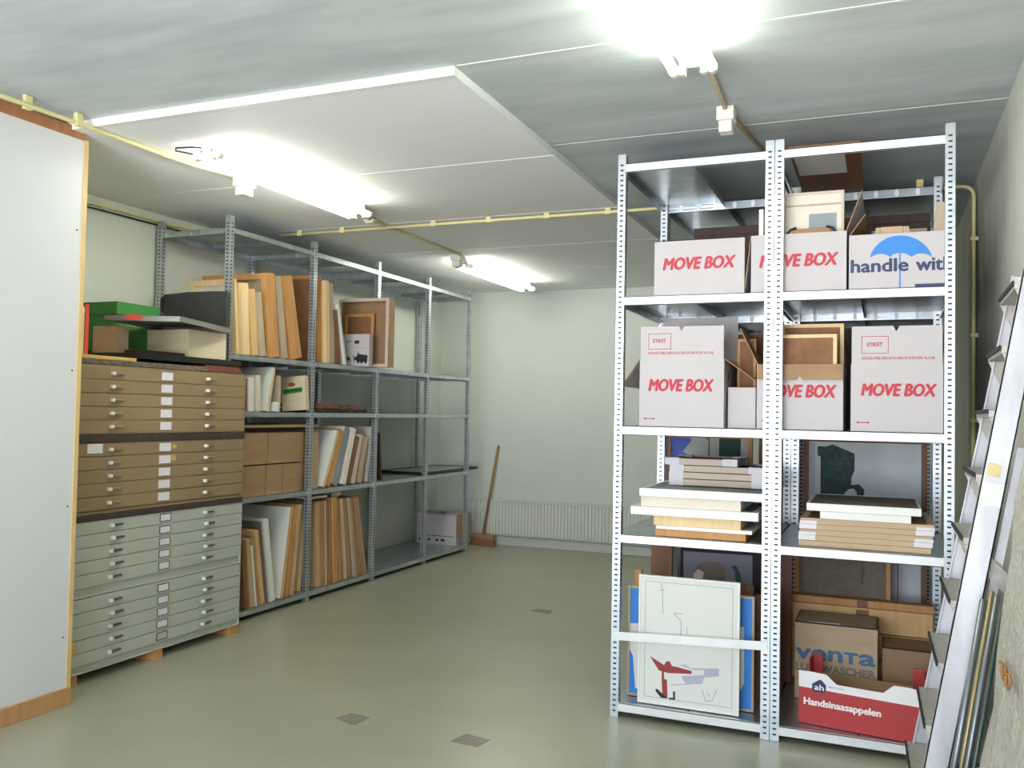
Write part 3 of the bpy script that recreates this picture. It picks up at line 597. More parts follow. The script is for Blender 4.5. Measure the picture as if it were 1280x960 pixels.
# left bottom: white print, blue painting, portrait, boards
xs0, xs1 = -1.152, -.643
f = framed('framed_picture', 'white-framed print with a red and grey abstract shape on the bottom board', 'picture', xs0, xs1, 4.508, 4.53, .078, .727, .010, WHITEFR, PAPERW)
yq = 4.512
Q3 = lambda zx, zy: AY(770+zx/4, 670+zy/4, yq)
yq_ = yq-.0002
art(f, [Q3(*p) for p in [(170, 600), (240, 645), (250, 628), (268, 625), (280, 650), (305, 655), (378, 675), (378, 690), (260, 685), (215, 672)]], REDART, yq_)
art(f, [Q3(*p) for p in [(230, 672), (240, 672), (240, 715), (255, 720), (258, 812), (232, 800), (228, 712)]], REDART, yq_)
art(f, [Q3(*p) for p in [(198, 762), (212, 768), (256, 812), (225, 808), (198, 775)]], BLACKPRINT, yq_-.0004)
art(f, [Q3(*p) for p in [(285, 776), (296, 778), (296, 820), (265, 818), (265, 808), (285, 808)]], DARKGREEN, yq_)
art(f, [Q3(*p) for p in [(318, 645), (345, 642), (370, 660), (515, 664), (515, 702), (440, 708), (432, 740), (350, 742), (325, 700), (440, 695), (442, 670), (380, 668)]], LAVGREY, yq_)
mp_ = M()
def line(m, p, q, y, w=.0022):
    p, q = Q3(*p), Q3(*q); d = (q-p).normalized(); n_ = Vector((-d.z, 0, d.x))*w/2
    m.plate([(a.x, y, a.z) for a in (p+n_, p-n_, q-n_, q+n_)], (0, -.0005, 0))
for p, q in [((232, 265), (235, 390)), ((225, 235), (232, 265)), ((215, 270), (242, 270)), ((288, 388), (335, 388)), ((292, 392), (326, 425)), ((326, 425), (322, 548)), ((355, 455), (355, 490)), ((430, 770), (448, 825)), ((448, 825), (475, 828)), ((480, 825), (503, 770)), ((455, 785), (470, 800)), ((275, 745), (380, 740))]: line(mp_, p, q, yq_, .0028)
a0, a1 = AY(803, 729, yq), AY(916, 894, yq); mp_.ring(-1.118, -.677, yq_-.0005, yq_, .112, .697, .002)
mp_.obj('pencil_lines', PENCIL, f)
f = framed('framed_picture', 'bright blue and white picture leaning behind the white print', 'picture', -1.232, -.585, 4.60, 4.625, .078, .648, .012, GREYWOOD, SKYART)
q4 = lambda zx, zy: AY(770+zx/4, 670+zy/4, 4.603)
art(f, [q4(*p) for p in [(64, 435), (640, 455), (640, 740), (612, 790), (600, 850), (560, 862), (200, 780), (96, 760), (85, 600), (66, 560)]], PAPERW, 4.6035)
f = framed('framed_picture', 'dark picture with a grey faded portrait panel, set above the white print', 'picture', -1.07, -.56, 5.05, 5.08, .077, .86, .02, BLACKFR, BLACKMAT)
qy = 5.053
pp = lambda zx, zy: AY(770+zx/4, 670+zy/4, qy)
PORTGREY = mat('faded_grey_paint', (120, 116, 126), .7, var=.06)
art(f, [pp(*p) for p in [(338, 75), (682, 98), (682, 260), (338, 230)]], PORTGREY, qy+.0006)
art(f, [pp(*p) for p in [(390, 180), (410, 145), (460, 125), (510, 130), (545, 165), (545, 260), (385, 250)]], BACKGREY, qy)
art(f, [pp(*p) for p in [(388, 190), (410, 165), (438, 180), (435, 215), (388, 210)]], PINKWH, qy-.0006)
art(f, [pp(*p) for p in [(575, 150), (600, 148), (622, 190), (628, 260), (600, 260), (595, 180)]], DARKGREEN, qy)
def plank(label, px0, px1, py, y, ptop, m, t=.03, z0=.077):
    a, b = AY(px0, py, y), AY(px1, py, y); zt = AY((px0+px1)/2, ptop, y).z
    return tag(M().box(a.x, b.x, y, y+t, z0, zt).obj('wooden_board', m, bev=.003), label, 'board')
plank('tall brown board at the outer edge behind the portrait picture', 814, 840, 700, 5.32, 660, BROWNWOOD)
plank('narrow orange-brown slat standing just behind the white print at its outer side', 793, 802, 720, 4.98, 712, ORANGEPINE)
plank('brown board upright behind the right edge of the white print', 905, 942, 760, 4.85, 731, HARDB)
plank('scuffed brown board upright closest to the double posts', 944, 966, 780, 4.80, 744, BROWNWOOD)
plank('tall reddish brown board seen between the double posts and the rear post', 975, 990, 740, 5.2, 690, REDWOOD)
plank('tall dark board far back in the unit, between the portrait and double posts', 950, 972, 700, 5.36, 672, DARKWOOD)

# ------------------------------------------------------------------ flat-file cabinets on bearers
XC, CY0, CY1 = -4.076, 3.545, 4.982
def cabinet(label, z0, z1, first, pitch, m, dark, handles, top=None, labels=None, holder=CHROME, frame=None):
    loc = ((XC-.5), (CY0+CY1)/2, z0)
    r = thing('flat_file_cabinet', label, 'cabinet', loc, group='stacked flat-file cabinets')
    hb = z1-z0
    M().box(XC-.86, XC-.012, CY0, CY1, z0, z1).ring(XC-.014, XC, CY0, CY1, z0, z1, .010, axis='x').obj('carcass', m, r, bev=.002)
    if dark: M().box(XC-.86, XC+.008, CY0-.005, CY1-.004, z1, z1+dark).obj('ledge', CABEDGE if dark > .04 else CABEDGE, r, bev=.004)
    for i in range(5):
        zc = first-pitch*i; h2 = pitch/2-.0015
        d = M().box(XC-.014, XC+.002, CY0+.012, CY1-.012, zc-h2, zc+h2).obj('drawer', m, r, bev=.0025)
        for yh in (3.815+handles, 4.59+handles*.4):
            yh = yh+(.012*(i % 2) if handles else 0)
            M().box(XC+.002, XC+.024, yh-.004, yh+.016, zc-.010, zc+.010).obj('handle_bracket', GLINTWH, d, bev=.003)
            M().hexa([(XC+.002, yh+.016, zc-.007), (XC+.02, yh+.016, zc-.007), (XC+.013, yh+.092, zc-.006), (XC+.002, yh+.092, zc-.006), (XC+.002, yh+.016, zc+.007), (XC+.02, yh+.016, zc+.007), (XC+.013, yh+.092, zc+.006), (XC+.002, yh+.092, zc+.006)]).obj('handle', frame or DARKCH, d, bev=.003)
        yl = 4.20+(.02 if handles else 0)
        kind = (labels or 'wwwww')[i]
        if kind != '-':
            M().ring(XC+.002, XC+.005, yl, yl+.092, zc-.022, zc+.026, .005, axis='x').obj('label_holder', holder, d)
            M().box(XC+.002, XC+.0035, yl+.005, yl+.087, zc-.018, zc+.022).obj('label_card', LABELP if kind == 'w' else m, d)
    return r
cabinet('lower grey flat-file cabinet standing on the wooden bearers', .056, .470, .430, .0735, CABGREY, 0, .035, labels='wwwwx', holder=DARKCH)
cabinet('upper grey flat-file cabinet directly under the brown ones', .474, .892, .858, .0735, CABGREY, 0, .025, labels='wwwww', holder=DARKCH)
cb = cabinet('lower brown flat-file cabinet with extra paper cards on its drawers', .893+.038, 1.332, 1.291, .0755, CABBROWN, .043, 0, frame=CABBROWN, holder=LABELP)
cabinet('upper brown flat-file cabinet at the top of the stack', 1.378, 1.772, 1.7255, .0762, CABBROWN, .0, 0, frame=CABBROWN, holder=LABELP)
M().box(XC-.86, XC+.008, CY0-.005, CY1-.004, .893, .931).obj('plinth', CABEDGE, cb, bev=.004)
M().box(XC+.002, XC+.0035, 3.665, 3.77, 1.272, 1.325).obj('paper_card', LABELP, cb)
M().box(XC+.002, XC+.0035, 4.305, 4.34, 1.285, 1.306).box(XC+.002, XC+.0035, 4.30, 4.335, 1.205, 1.242).obj('small_card', YELLOWB, cb)
gc = [o for o in bpy.data.objects if o.name.startswith('flat_file_cabinet')][0]
M().box(XC+.0005, XC+.003, 3.60, 3.635, .165, .225).obj('yellow_sticker', YELLOWB, gc)
for i, y in enumerate((3.56, 4.19, 4.885)):
    tag(M().box(XC-.86, XC-.004, y, y+.095, 0, .055).obj('wooden_bearer', [ORANGEPINE, ORANGEPINE, ORANGEPINE][i], bev=.003), ['wooden bearer under the hidden end of the grey cabinets by the partition', 'wooden bearer under the middle of the grey cabinets', 'wooden bearer under the cabinets\' end next to the shelf rack'][i], 'bearer', 'wooden bearers under the cabinets')
# things lying on the cabinets
ZK = 1.773
tag(M().box(XC-.85, XC+.004, CY0+.02, 4.60, ZK, ZK+.032).obj('worn_board', ROUGHB, bev=.006), 'worn grey-brown board lying directly on the topmost cabinet', 'board')
tag(M().hexa([(XC-.8, 4.615, ZK), (XC+.0, 4.615, ZK), (XC+.0, 4.96, ZK), (XC-.8, 4.975, ZK), (XC-.8, 4.615, ZK+.046), (XC-.03, 4.615, ZK+.05), (XC-.03, 4.94, ZK+.05), (XC-.8, 4.97, ZK+.046)]).obj('leather_portfolio', DKREDLEATHER, bev=.008), 'red-brown portfolio lying on the topmost cabinet beside the rack', 'portfolio')
tag(M().box(XC-.6, XC-.02, 3.62, 4.02, ZK+.033, ZK+.052).obj('yellow_board', YELLOWB, bev=.002), 'yellowish board under the cream file on the cabinets', 'board')
def flatframe(name, label, x0, x1, y0, y1, z, h, w, fm, inn):
    r = thing(name, label, 'picture', ((x0+x1)/2, (y0+y1)/2, z)); a, b = (x1-x0)/2, (y1-y0)/2
    M().ring(-a, a, -b, b, 0, h, w, axis='z').obj('frame', fm, r, local=True, bev=.002); M().box(-a+w-.001, a-w+.001, -b+w-.001, b-w+.001, .003, h-.006).obj('picture_surface', inn, r, local=True); return r
flatframe('framed_picture', 'large black frame lying across the cabinets under the cream carton', XC-.78, XC-.03, 4.06, 4.96, ZK+.053, .038, .03, BLACKFR, BLACKMAT)
flatframe('framed_picture', 'smaller dark frame with pale edge lying on the black frame', XC-.62, XC-.10, 4.14, 4.60, ZK+.092, .022, .03, DARKWOOD, GREYWOOD)
ZB = ZK+.0915
cr = thing('file_box', 'cream magazine file with a red spine edge standing by the partition on the cabinets', 'file box', (-4.29, 3.66, ZK+.053))
M().box(-.11, .11, -.08, .052, 0, .275).obj('cream_body', CREAMCARD, cr, local=True, bev=.002)
M().box(-.11, .115, .053, .078, 0, .29).obj('red_spine', REDTAPE, cr, local=True, bev=.002); M().box(.11, .1115, .0, .05, .235, .26).obj('paper_label', PAPERW, cr, local=True)
cc = carton('carton', 'cream carton on the black frame beside the first front post', 'box', -4.50, -4.15, AX(236, 412, -4.15).y, AX(283, 416, -4.15).y, ZB, 2.05, (CREAMCARD, CREAMCARD), flaps=())
gb = thing('archive_box', 'green lidded cardboard box behind the loose grey shelf board', 'box', (-4.66, 4.42, ZK+.1145))
M().box(-.17, .16, -.18, .18, 0, .235).obj('box_body', GREENBOX, gb, local=True, bev=.003); M().box(-.176, .166, -.186, .186, .235, .318).obj('lid', GREENBOX, gb, local=True, bev=.004)
M().box(.16, .1615, -.1, .1, .17, .225).obj('label', GREYWOOD, gb, local=True)
tag(M().box(-4.50, -4.32, 4.06, 4.17, ZK+.092, 2.03).obj('carton', TANCARD, bev=.003), 'small brown carton under the end of the loose shelf board by the green box', 'box')
# loose shelf board resting on the cartons
A_, B_, D_ = AZ(225, 402, 2.052), AZ(130, 400, 2.052), AZ(287, 416, 2.052)
E_ = B_+D_-A_
ls = thing('loose_shelf_board', 'loose grey steel shelf board with red tape resting on the cartons over the cabinets', 'shelf board', (A_.x, A_.y, 2.052))
q = [A_, D_, E_, B_]; cen = sum(q, Vector())/4; qi = [p+(cen-p)*.05 for p in q]
m = M().slab([p+Vector((0, 0, .030)) for p in q], (0, 0, .003))
for i in range(4):
    j = (i+1) % 4; m.slab([q[i], q[j], q[j]+Vector((0, 0, .033)), q[i]+Vector((0, 0, .033))], (cen-(q[i]+q[j])/2).normalized()*.003)
m.obj('board', STEELGR, ls)
d_ = (B_-A_).normalized(); n_ = Vector((-d_.y, d_.x, 0)); n_ = n_ if n_.dot(cen-A_) < 0 else -n_
p0, p1 = A_+(B_-A_)*.50, A_+(B_-A_)*.72
M().slab([p0+Vector((0, 0, .008)), p1+Vector((0, 0, .008)), p1+Vector((0, 0, .036)), p0+Vector((0, 0, .036))], n_*.002).obj('red_tape', REDTAPE, ls)

# ------------------------------------------------------------------ pictures on edge in the left rack
def edgewise(name, label, cat, zs, bl, br, tl, by, ty, xf, depth, fm, inner=None, style='stretcher', group=None, sc=1, ox=0, oy=0, shrink=.93, prev=None):
    """a board or picture standing on edge, its spine towards the aisle; the pixels are those measured on the spine"""
    xm = xf if xf < XE-.04 else XE
    X_ = lambda px, py: AX(ox+px/sc, oy+py/sc, xm)
    y0, y1, p = X_(bl, by).y, X_(br, by).y, X_(tl, ty)
    t = max(.006, (y1-y0)*shrink); h = p.z-zs; th = math.atan2(-(p.y-y0), h); hh = h/math.cos(th)
    dz = t*math.sin(-th) if th < 0 else 0
    tw = t/math.cos(th)+.003
    if prev is not None:         # keep each board clear of the one before it
        sh = max(0, prev[0]-y0, prev[1]-p.y); y0 += sh; prev[0] = y0+tw; prev[1] = p.y+sh+tw
    r = thing(name, label, cat, (xf, y0, zs+.0005+dz), (th, 0, 0), group)
    w = .045; depth = min(depth, xf+4.885)
    if style == 'stretcher':
        M().ring(-depth, 0, 0, t, 0, hh-dz, w).obj('frame', fm, r, local=True, bev=.001)
        M().box(-depth+w-.002, -w+.002, t*.55, t*.9, w-.002, hh-dz-w+.002).obj('canvas', inner or OFFWHITE, r, local=True)
    elif style == 'canvas':
        M().box(-depth, 0, .002, t, 0, hh-dz).obj('frame', fm, r, local=True, bev=.001); M().box(-depth+.002, -.002, 0, .002, .002, hh-dz-.002).obj('picture_surface', inner or WHITEFR, r, local=True)
    else:
        m = M().box(-depth, 0, 0, t, 0, hh-dz).obj('board', fm, r, local=True, bev=.001)
    return r
XE = -4.265
def batch(shelf, rows, ox, oy, sc, zs, group, cat='picture'):
    prev = [0, 0]
    for (lb, bl, br, tl, by, ty, dx, depth, fm, inner, style) in rows:
        edgewise('picture_on_edge' if style != 'board' else 'board_on_edge', lb, cat if style != 'board' else 'board', zs, bl, br, tl, by, ty, XE-dx, depth, fm, inner, style, group, sc, ox, oy, .78 if shelf == 'E' else .88, prev)
g = 'pictures on edge on the upper rack shelf'
batch('A', [
 ('pale slim wooden picture edge next to the first front post on the upper shelf', 112, 126, 100, 880, 430, .045, .42, PALEPINE, OFFWHITE, 'stretcher'),
 ('broad pale pine picture edge second from the first front post, upper shelf', 130, 172, 122, 881, 445, .01, .42, PALEPINE, OFFWHITE, 'stretcher'),
 ('shorter pine picture edge between the broad pale one and the greyish one', 192, 232, 172, 884, 482, .01, .40, PINE, OFFWHITE, 'stretcher'),
 ('shortest greyish wooden picture edge in the upper row nearest the cabinets', 242, 284, 217, 886, 502, .015, .40, GREYWOOD, PINKWH, 'stretcher'),
 ('tallest picture on the upper shelf, wide orange-pine edge with a pale face behind the bag', 302, 358, 275, 888, 398, .01, .60, ORANGEPINE, CREAMCARD, 'stretcher'),
 ('grey-white picture edge just past the tallest one on the upper shelf', 372, 406, 333, 891, 416, .015, .55, GREYWOOD, OFFWHITE, 'stretcher'),
 ('wide orange-pine picture leaning most, before the second front post on the upper shelf', 424, 482, 368, 893, 418, .01, .55, ORANGEPINE, OFFWHITE, 'stretcher'),
 ('brown hardboard picture back standing upright at the second front post', 524, 536, 522, 898, 428, .06, .5, ORANGEPINE, HARDB, 'canvas'),
], 270, 250, 4.365, LA, g)
batch('A2', [
 ('orange-brown wooden picture edge just past the second front post, upper shelf', 550, 580, 548, 900, 408, .05, .5, ORANGEPINE, HARDB, 'stretcher'),
 ('pale wooden picture edge second past the second front post, upper shelf', 583, 606, 578, 902, 432, .01, .5, PALEPINE, OFFWHITE, 'stretcher'),
 ('greyish picture edge third past the second front post, upper shelf', 611, 637, 602, 904, 448, .015, .5, GREYWOOD, OFFWHITE, 'stretcher'),
 ('lower brown wooden picture edge beside the white leaning frame', 643, 668, 622, 906, 596, .01, .4, BROWNWOOD, HARDB, 'stretcher'),
 ('thin white frame leaning beside the carton with the wagon print', 679, 691, 638, 908, 562, .01, .4, WHITEFR, OFFWHITE, 'stretcher'),
], 270, 250, 4.365, LA, 'pictures on edge past the second front post')
# deep tray frame standing on edge across the shelf, with a panel and a printed carton before it
yf_ = 6.83; zt = 2.54; xa, xb2 = -4.56, -4.045
bf = thing('box_frame', 'deep white-edged brown tray frame on edge at the end of the upper shelf pictures', 'box frame', ((xa+xb2)/2, yf_, LA+.0005))
hw, hh = (xb2-xa)/2, zt-LA
M().ring(-hw, hw, .004, .11, 0, hh, .014).obj('box_sides', BROWNCARD, bf, local=True)
M().box(-hw+.013, hw-.013, .098, .108, .013, hh-.013).obj('back_panel', BROWNCARD, bf, local=True)
M().ring(-hw-.002, hw+.002, -.002, .004, 0, hh+.002, .028).obj('white_rim', PINKWH, bf, local=True)
f = thing('framed_board', 'orange-brown framed wooden board standing inside the deep tray frame', 'board', (-4.37, yf_+.04, LA+.016))
M().ring(-.155, .15, 0, .02, 0, .47, .028).obj('frame', ORANGEPINE, f, local=True, bev=.002); M().box(-.129, .124, .006, .015, .026, .444).obj('centre_board', HARDB, f, local=True)
wcn = thing('printed_carton', 'white carton with a black horse-and-wagon print in front of the box frame', 'box', (-4.29, 6.70, LA+.0005))
w2, wh = .135, .285
M().box(-w2, w2, 0, .06, 0, wh).obj('carton_body', [WHITECARD], wcn, local=True, bev=.002)
m = M()
def fp(m, pts): return m.plate([(-w2+2*w2*a, -.0002, wh*b) for a, b in pts], (0, -.0008, 0))
def sidep(parent, pts, mt, name='printed_mark'): return fp(M(), pts).obj(name, mt, parent, local=True)
def sp(pts): fp(m, pts)
sidep(wcn, [(.44, .70), (.62, .70), (.62, .80), (.44, .80)], BLACKPRINT, 'hand_hole')
sidep(wcn, [(.12, .72), (.34, .74), (.34, .82), (.12, .80)], CANVASGREY); sidep(wcn, [(.1, .60), (.95, .56), (.95, .57), (.1, .61)], CANVASGREY)
sp([(.55, .16), (.93, .13), (.95, .34), (.62, .38), (.58, .46), (.55, .32), (.5, .3), (.5, .2)])
for hx in (.14, .40): sp([(hx, .34), (hx+.04, .28), (hx+.14, .28), (hx+.16, .14), (hx+.14, .14), (hx+.12, .20), (hx+.06, .20), (hx+.05, .12), (hx+.03, .12), (hx+.03, .24), (hx-.01, .30)])
for wx in (.6, .72, .88): sp([(wx+.05*math.cos(k*PI/4), .13+.045*math.sin(k*PI/4)) for k in range(8)])
m.obj('wagon_print', BLACKPRINT, wcn, local=True)

# charcoal portfolio bag against the rack's end
bagp = [AY(x, y, 4.955) for x, y in [(206, 368), (236, 365), (262, 364), (286, 364)]]
tr = [(v.x, v.z) for v in bagp]; zb0 = 1.868
bg = thing('portfolio_bag', 'charcoal portfolio bag with a black handle standing against the end of the rack', 'bag', (-4.6, 4.955, zb0))
m = M().plate([(tr[0][0], 4.945, zb0), (tr[-1][0], 4.945, zb0), (tr[-1][0], 4.945, tr[-1][1])]+[(x, 4.945, z) for x, z in reversed(tr[:-1])], (0, .035, 0)); m.obj('bag_body', DARKBAG, bg, bev=.01)
c0, c1 = AY(208, 374, 4.944), AY(231, 406, 4.944)
M().path([c0, c1], .006).obj('flap_seam', BLACKFR, bg); hp = AY(202, 380, 4.95)
M().path([(tr[0][0]+.01, 4.96, hp.z+.06), (hp.x-.0, 4.96, hp.z+.04), (hp.x-.0, 4.96, hp.z-.04), (tr[0][0]+.01, 4.96, hp.z-.06)], .014).obj('handle', RUBBER, bg, smooth=True)

g = 'books and papers on the shelf under the pictures'
def bookbatch(rows, ox, oy, sc, zs):
    prev = [0, 0]
    for (nm, lb, cat, bl, br, tl, by, ty, dx, depth, fm, inner, style) in rows:
        edgewise(nm, lb, cat, zs, bl, br, tl, by, ty, XE-dx, depth, fm, inner, style, g, sc, ox, oy, .88, prev)
bookbatch([
 ('large_book', 'red-brown bound book standing next to the cabinets on the shelf below the pictures', 'book', 76, 108, 78, 408, 207, .02, .3, REDWOOD, REDWOOD, 'board'),
 ('paper_pad', 'white paper pad upright beside the red-brown book', 'paper pad', 112, 148, 112, 409, 200, .02, .3, WHITEFR, PAPERW, 'board'),
 ('paper_pad', 'white pad with a bulging top between the first pad and the tall folder', 'paper pad', 152, 182, 150, 410, 188, .01, .3, OFFWHITE, PAPERW, 'board'),
 ('white_folder', 'tall white folder leaning on the shelf below the pictures', 'folder', 214, 232, 254, 411, 138, .01, .42, CREAMCARD, PAPERW, 'canvas'),
 ('small_notebook', 'small white notebook upright beside the tall leaning folder', 'notebook', 262, 282, 268, 412, 348, .0, .12, PAPERW, PAPERW, 'board'),
 ('large_book', 'grey-beige book upright beside the green-banded box', 'book', 300, 312, 304, 412, 190, .03, .3, GREYWOOD, GREYWOOD, 'board'),
], 290, 430, 4.8, LB)
X5 = lambda px, py, v=XE: AX(290+px/4.8, 430+py/4.8, v)
gbx = thing('banded_box', 'beige flat box with a green band and brown oval beside the second front post', 'box', (-4.345, 5.90, LB+.012), (0, -.07, 0))
w2, wh = .115, .275
M().box(-w2, w2, 0, .05, 0, wh).obj('box_body', CREAMCARD, gbx, local=True, bev=.003)
sidep(gbx, [(.08, .48), (.88, .53), (.88, .67), (.08, .62)], GREENBOX, 'green_band')
sidep(gbx, [(.45+.16*math.cos(k*PI/8), .76+.06*math.sin(k*PI/8)) for k in range(16)], BROWNWOOD, 'brown_oval')
m = M()
for k in range(9): sp([(.16+.075*k, .555+.004*k), (.2+.075*k, .557+.004*k), (.2+.075*k, .60+.004*k), (.16+.075*k, .598+.004*k)])
m.obj('pale_lettering', CREAMCARD, gbx, local=True)
for k in range(2):
    y0, y1 = X5(508+10*k, 410).y, X5(800+22*(1-k), 410).y
    random.seed(20+k); m = M(); n = 12; zz = LB+.0005+.04*k
    for i in range(n):
        ya_, yb_ = y0+(y1-y0)*i/n, y0+(y1-y0)*(i+1)/n
    vs = []
    for i in range(n+1):
        yy = y0+(y1-y0)*i/n; j = random.uniform(0, .03)
        vs += [(-4.80, yy, zz), (-4.285-j, yy, zz), (-4.285-j, yy, zz+.032+random.uniform(-.006, .004)), (-4.80, yy, zz+.034)]
    fs = [(3, 2, 1, 0), (4*n, 4*n+1, 4*n+2, 4*n+3)]
    for i in range(n):
        for q_ in range(4): fs.append((4*i+q_, 4*i+(q_+1) % 4, 4*i+4+(q_+1) % 4, 4*i+4+q_))
    m.add(vs, fs)
    tag(m.obj('rough_board', [DARKWOOD, REDWOOD][k]), ['lower dark rough-edged board lying flat past the second front post', 'upper reddish rough-edged board lying flat past the second front post'][k], 'board')

# third shelf: cartons, frames
gcx = 'brown cartons packed on the rack shelf'
zsplit = X5(250, 716).z
for (a, b, z0, z1, lb) in ((66, 200, LC+.001, zsplit-.004, 'brown carton at the bottom of the packed block nearest the cabinets'), (204, 301, LC+.001, zsplit-.004, 'brown carton in the middle of the bottom row of the packed block'), (305, 408, LC+.001, zsplit-.004, 'brown carton at the bottom of the packed block by the front post'),
                           (66, 208, zsplit, X5(140, 530).z, 'brown carton on top of the packed block nearest the cabinets'), (212, 408, zsplit, X5(300, 527).z, 'wider brown carton on top of the packed block near the second front post')):
    y0, y1 = X5(a, 900).y, X5(b, 900).y
    carton('carton', lb, 'box', XE-.5, XE-.005, y0, y1, z0, z1-.002, (BROWNCARD, BROWNCARD), flaps=(), group=gcx)
y0, y1 = X5(414, 885).y, X5(452, 880).y
carton('carton', 'tall narrow brown carton beside the packed block at the second front post', 'box', XE-.5, XE-.05, y0, y1, LC+.001, X5(430, 530).z, (BROWNCARD, BROWNCARD), flaps=(), group=gcx)
y0, y1 = X5(486, 880).y, X5(542, 875).y
carton('carton', 'narrow brown carton just past the second front post on the carton shelf', 'box', XE-.5, XE-.05, y0, y1, LC+.001, X5(515, 528).z, (TANCARD, BROWNCARD), flaps=(), group=gcx)
zt = X5(300, 527).z+.002
ya, ybb = X5(62, 480, -4.31).y, X5(516, 475, -4.31).y
tag(M().box(-4.80, -4.36, ya+.05, ybb-.35, zt, zt+.03).obj('dark_board', DARKWOOD, bev=.003), 'dark flat board lying on the packed brown cartons', 'board')
flatframe('flat_picture', 'long thin brown panel lying on the dark board over the packed cartons', -4.84, -4.30, ya, ybb, zt+.031, .022, .03, PLYEDGE, HARDB)
batch('C', [
 ('white-faced board leaning beside the narrow brown carton on the carton shelf', 549, 566, 641, 865, 516, .01, .5, PALEPINE, PAPERW, 'canvas'),
 ('brown wooden picture edge leaning second past the narrow brown carton', 574, 598, 665, 862, 512, .01, .5, ORANGEPINE, HARDB, 'stretcher'),
 ('wide grey picture edge leaning in the slanted row on the carton shelf', 606, 642, 692, 858, 494, .015, .5, CANVASGREY, OFFWHITE, 'canvas'),
 ('widest white picture edge leaning in the slanted row on the carton shelf', 662, 692, 729, 855, 500, .01, .5, WHITEFR, OFFWHITE, 'canvas'),
 ('dark brown picture edge leaning next to the widest white one', 697, 718, 756, 853, 552, .01, .5, BROWNWOOD, HARDB, 'stretcher'),
 ('pinkish-white picture edge leaning between two brown edges', 724, 744, 776, 851, 542, .01, .5, PINKWH, OFFWHITE, 'canvas'),
 ('grey-brown picture edge leaning near the third front post', 760, 788, 803, 849, 552, .015, .5, GREYWOOD, HARDB, 'stretcher'),
 ('slim bright white picture edge leaning near the third front post', 798, 814, 836, 847, 497, .05, .5, WHITEFR, OFFWHITE, 'canvas'),
 ('slim grey board edge leaning against the third front post', 819, 829, 852, 845, 503, .055, .45, CANVASGREY, OFFWHITE, 'board'),
 ('dark brown board leaning on the far side of the third front post', 892, 902, 880, 832, 536, .07, .45, DARKWOOD, DARKWOOD, 'board'),
], 290, 430, 4.8, LC, 'pictures leaning on the carton shelf')
flatframe('framed_picture', 'large black empty-looking frame lying on the rack shelf near the back wall', -4.86, -4.30, 8.06, 9.33, LC+.0005, .026, .035, BLACKFR, GALVR)

# bottom shelf
batch('D', [
 ('brown wooden picture edge nearest the grey cabinets on the bottom shelf', 84, 106, 64, 838, 402, .01, .45, BROWNWOOD, HARDB, 'stretcher'),
 ('light brown picture edge second from the grey cabinets on the bottom shelf', 114, 138, 92, 830, 410, .01, .45, PLYEDGE, HARDB, 'stretcher'),
 ('thin white picture edge leaning third from the grey cabinets on the bottom shelf', 147, 158, 120, 824, 446, .01, .45, WHITEFR, OFFWHITE, 'canvas'),
 ('tan wooden frame leaning before the thick white canvas on the bottom shelf', 182, 206, 142, 810, 356, .01, .55, PINE, PAPERW, 'stretcher'),
 ('dark slim picture edge touching the thick white canvas on the bottom shelf', 216, 226, 176, 800, 302, .015, .55, BACKGREY, BACKGREY, 'board'),
 ('thick white canvas leaning on the bottom shelf', 236, 266, 192, 793, 290, .005, .55, WHITEFR, PAPERW, 'canvas'),
 ('large white-faced picture leaning back towards the second front post, bottom shelf', 290, 312, 356, 782, 210, .005, .62, PINE, PAPERW, 'canvas'),
 ('orange-pine picture edge directly behind the large white-faced one', 324, 344, 384, 776, 214, .01, .6, ORANGEPINE, HARDB, 'stretcher'),
 ('light wooden picture edge second behind the large white-faced one', 356, 378, 408, 768, 196, .01, .6, PLYEDGE, HARDB, 'stretcher'),
 ('light wooden picture edge leaning last before the second front post, bottom shelf', 394, 412, 434, 760, 200, .055, .6, PALEPINE, HARDB, 'stretcher'),
], 290, 590, 4.8, L0, 'pictures leaning on the bottom rack shelf')
rows = []; PACK = 'thin wooden picture panel standing on edge in the tightly packed bottom-shelf row'
for i in range(8):
    x = 492+13.6*i; rows.append((PACK, x, x+11.8, x-4-.2*i, 722-(x-487)*.3, 186-i*2, .012+.006*((i*3) % 4) + (.045 if i == 0 else 0), .6, (PLYEDGE, PLYDARK)[(i//2) % 2], HARDB, 'board'))
rows.append(('brighter orange wooden panel edge standing out in the packed bottom-shelf row', 604, 632, 594, 686, 160, .004, .6, ORANGEPINE, HARDB, 'board'))
for i in range(14):
    x = 640+13.0*i; rows.append((PACK, x, x+10, x-14-2.9*i, 674-(x-640)*.285, 166-i*1.1, .012+.007*((i*5) % 4), .6, (PLYDARK, PLYEDGE, PLYDARK, GREYWOOD, PLYEDGE)[i % 5] if i < 13 else PINE, HARDB, 'board'))
PACKED = True
rows[-1] = ('pale pine panel edge leaning at the packed row\'s end by the third front post',)+rows[-1][1:]
batch('E', rows, 290, 590, 4.8, L0, 'packed panels on the bottom rack shelf')
X6 = lambda px, py, v=XE: AX(290+px/4.8, 590+py/4.8, v)
zt = X6(540, 168).z+.012
tag(M().box(-4.82, -4.30, X6(488, 160).y+.02, X6(592, 160).y, zt, zt+.018).obj('white_sheet', PAPERW, bev=.002), 'white flat panel lying on top of the packed wooden panels', 'panel')
random.seed(5); m = M(); cy, cz = X6(660, 150).y, X6(660, 172).z+.008
import bmesh
b = bmesh.new(); bmesh.ops.create_icosphere(b, subdivisions=2, radius=1)
vs = [(-4.34+v.co.x*.05*random.uniform(.7, 1.2), cy+v.co.y*.045*random.uniform(.7, 1.2), cz+.052+v.co.z*.05*random.uniform(.7, 1.1)) for v in b.verts]
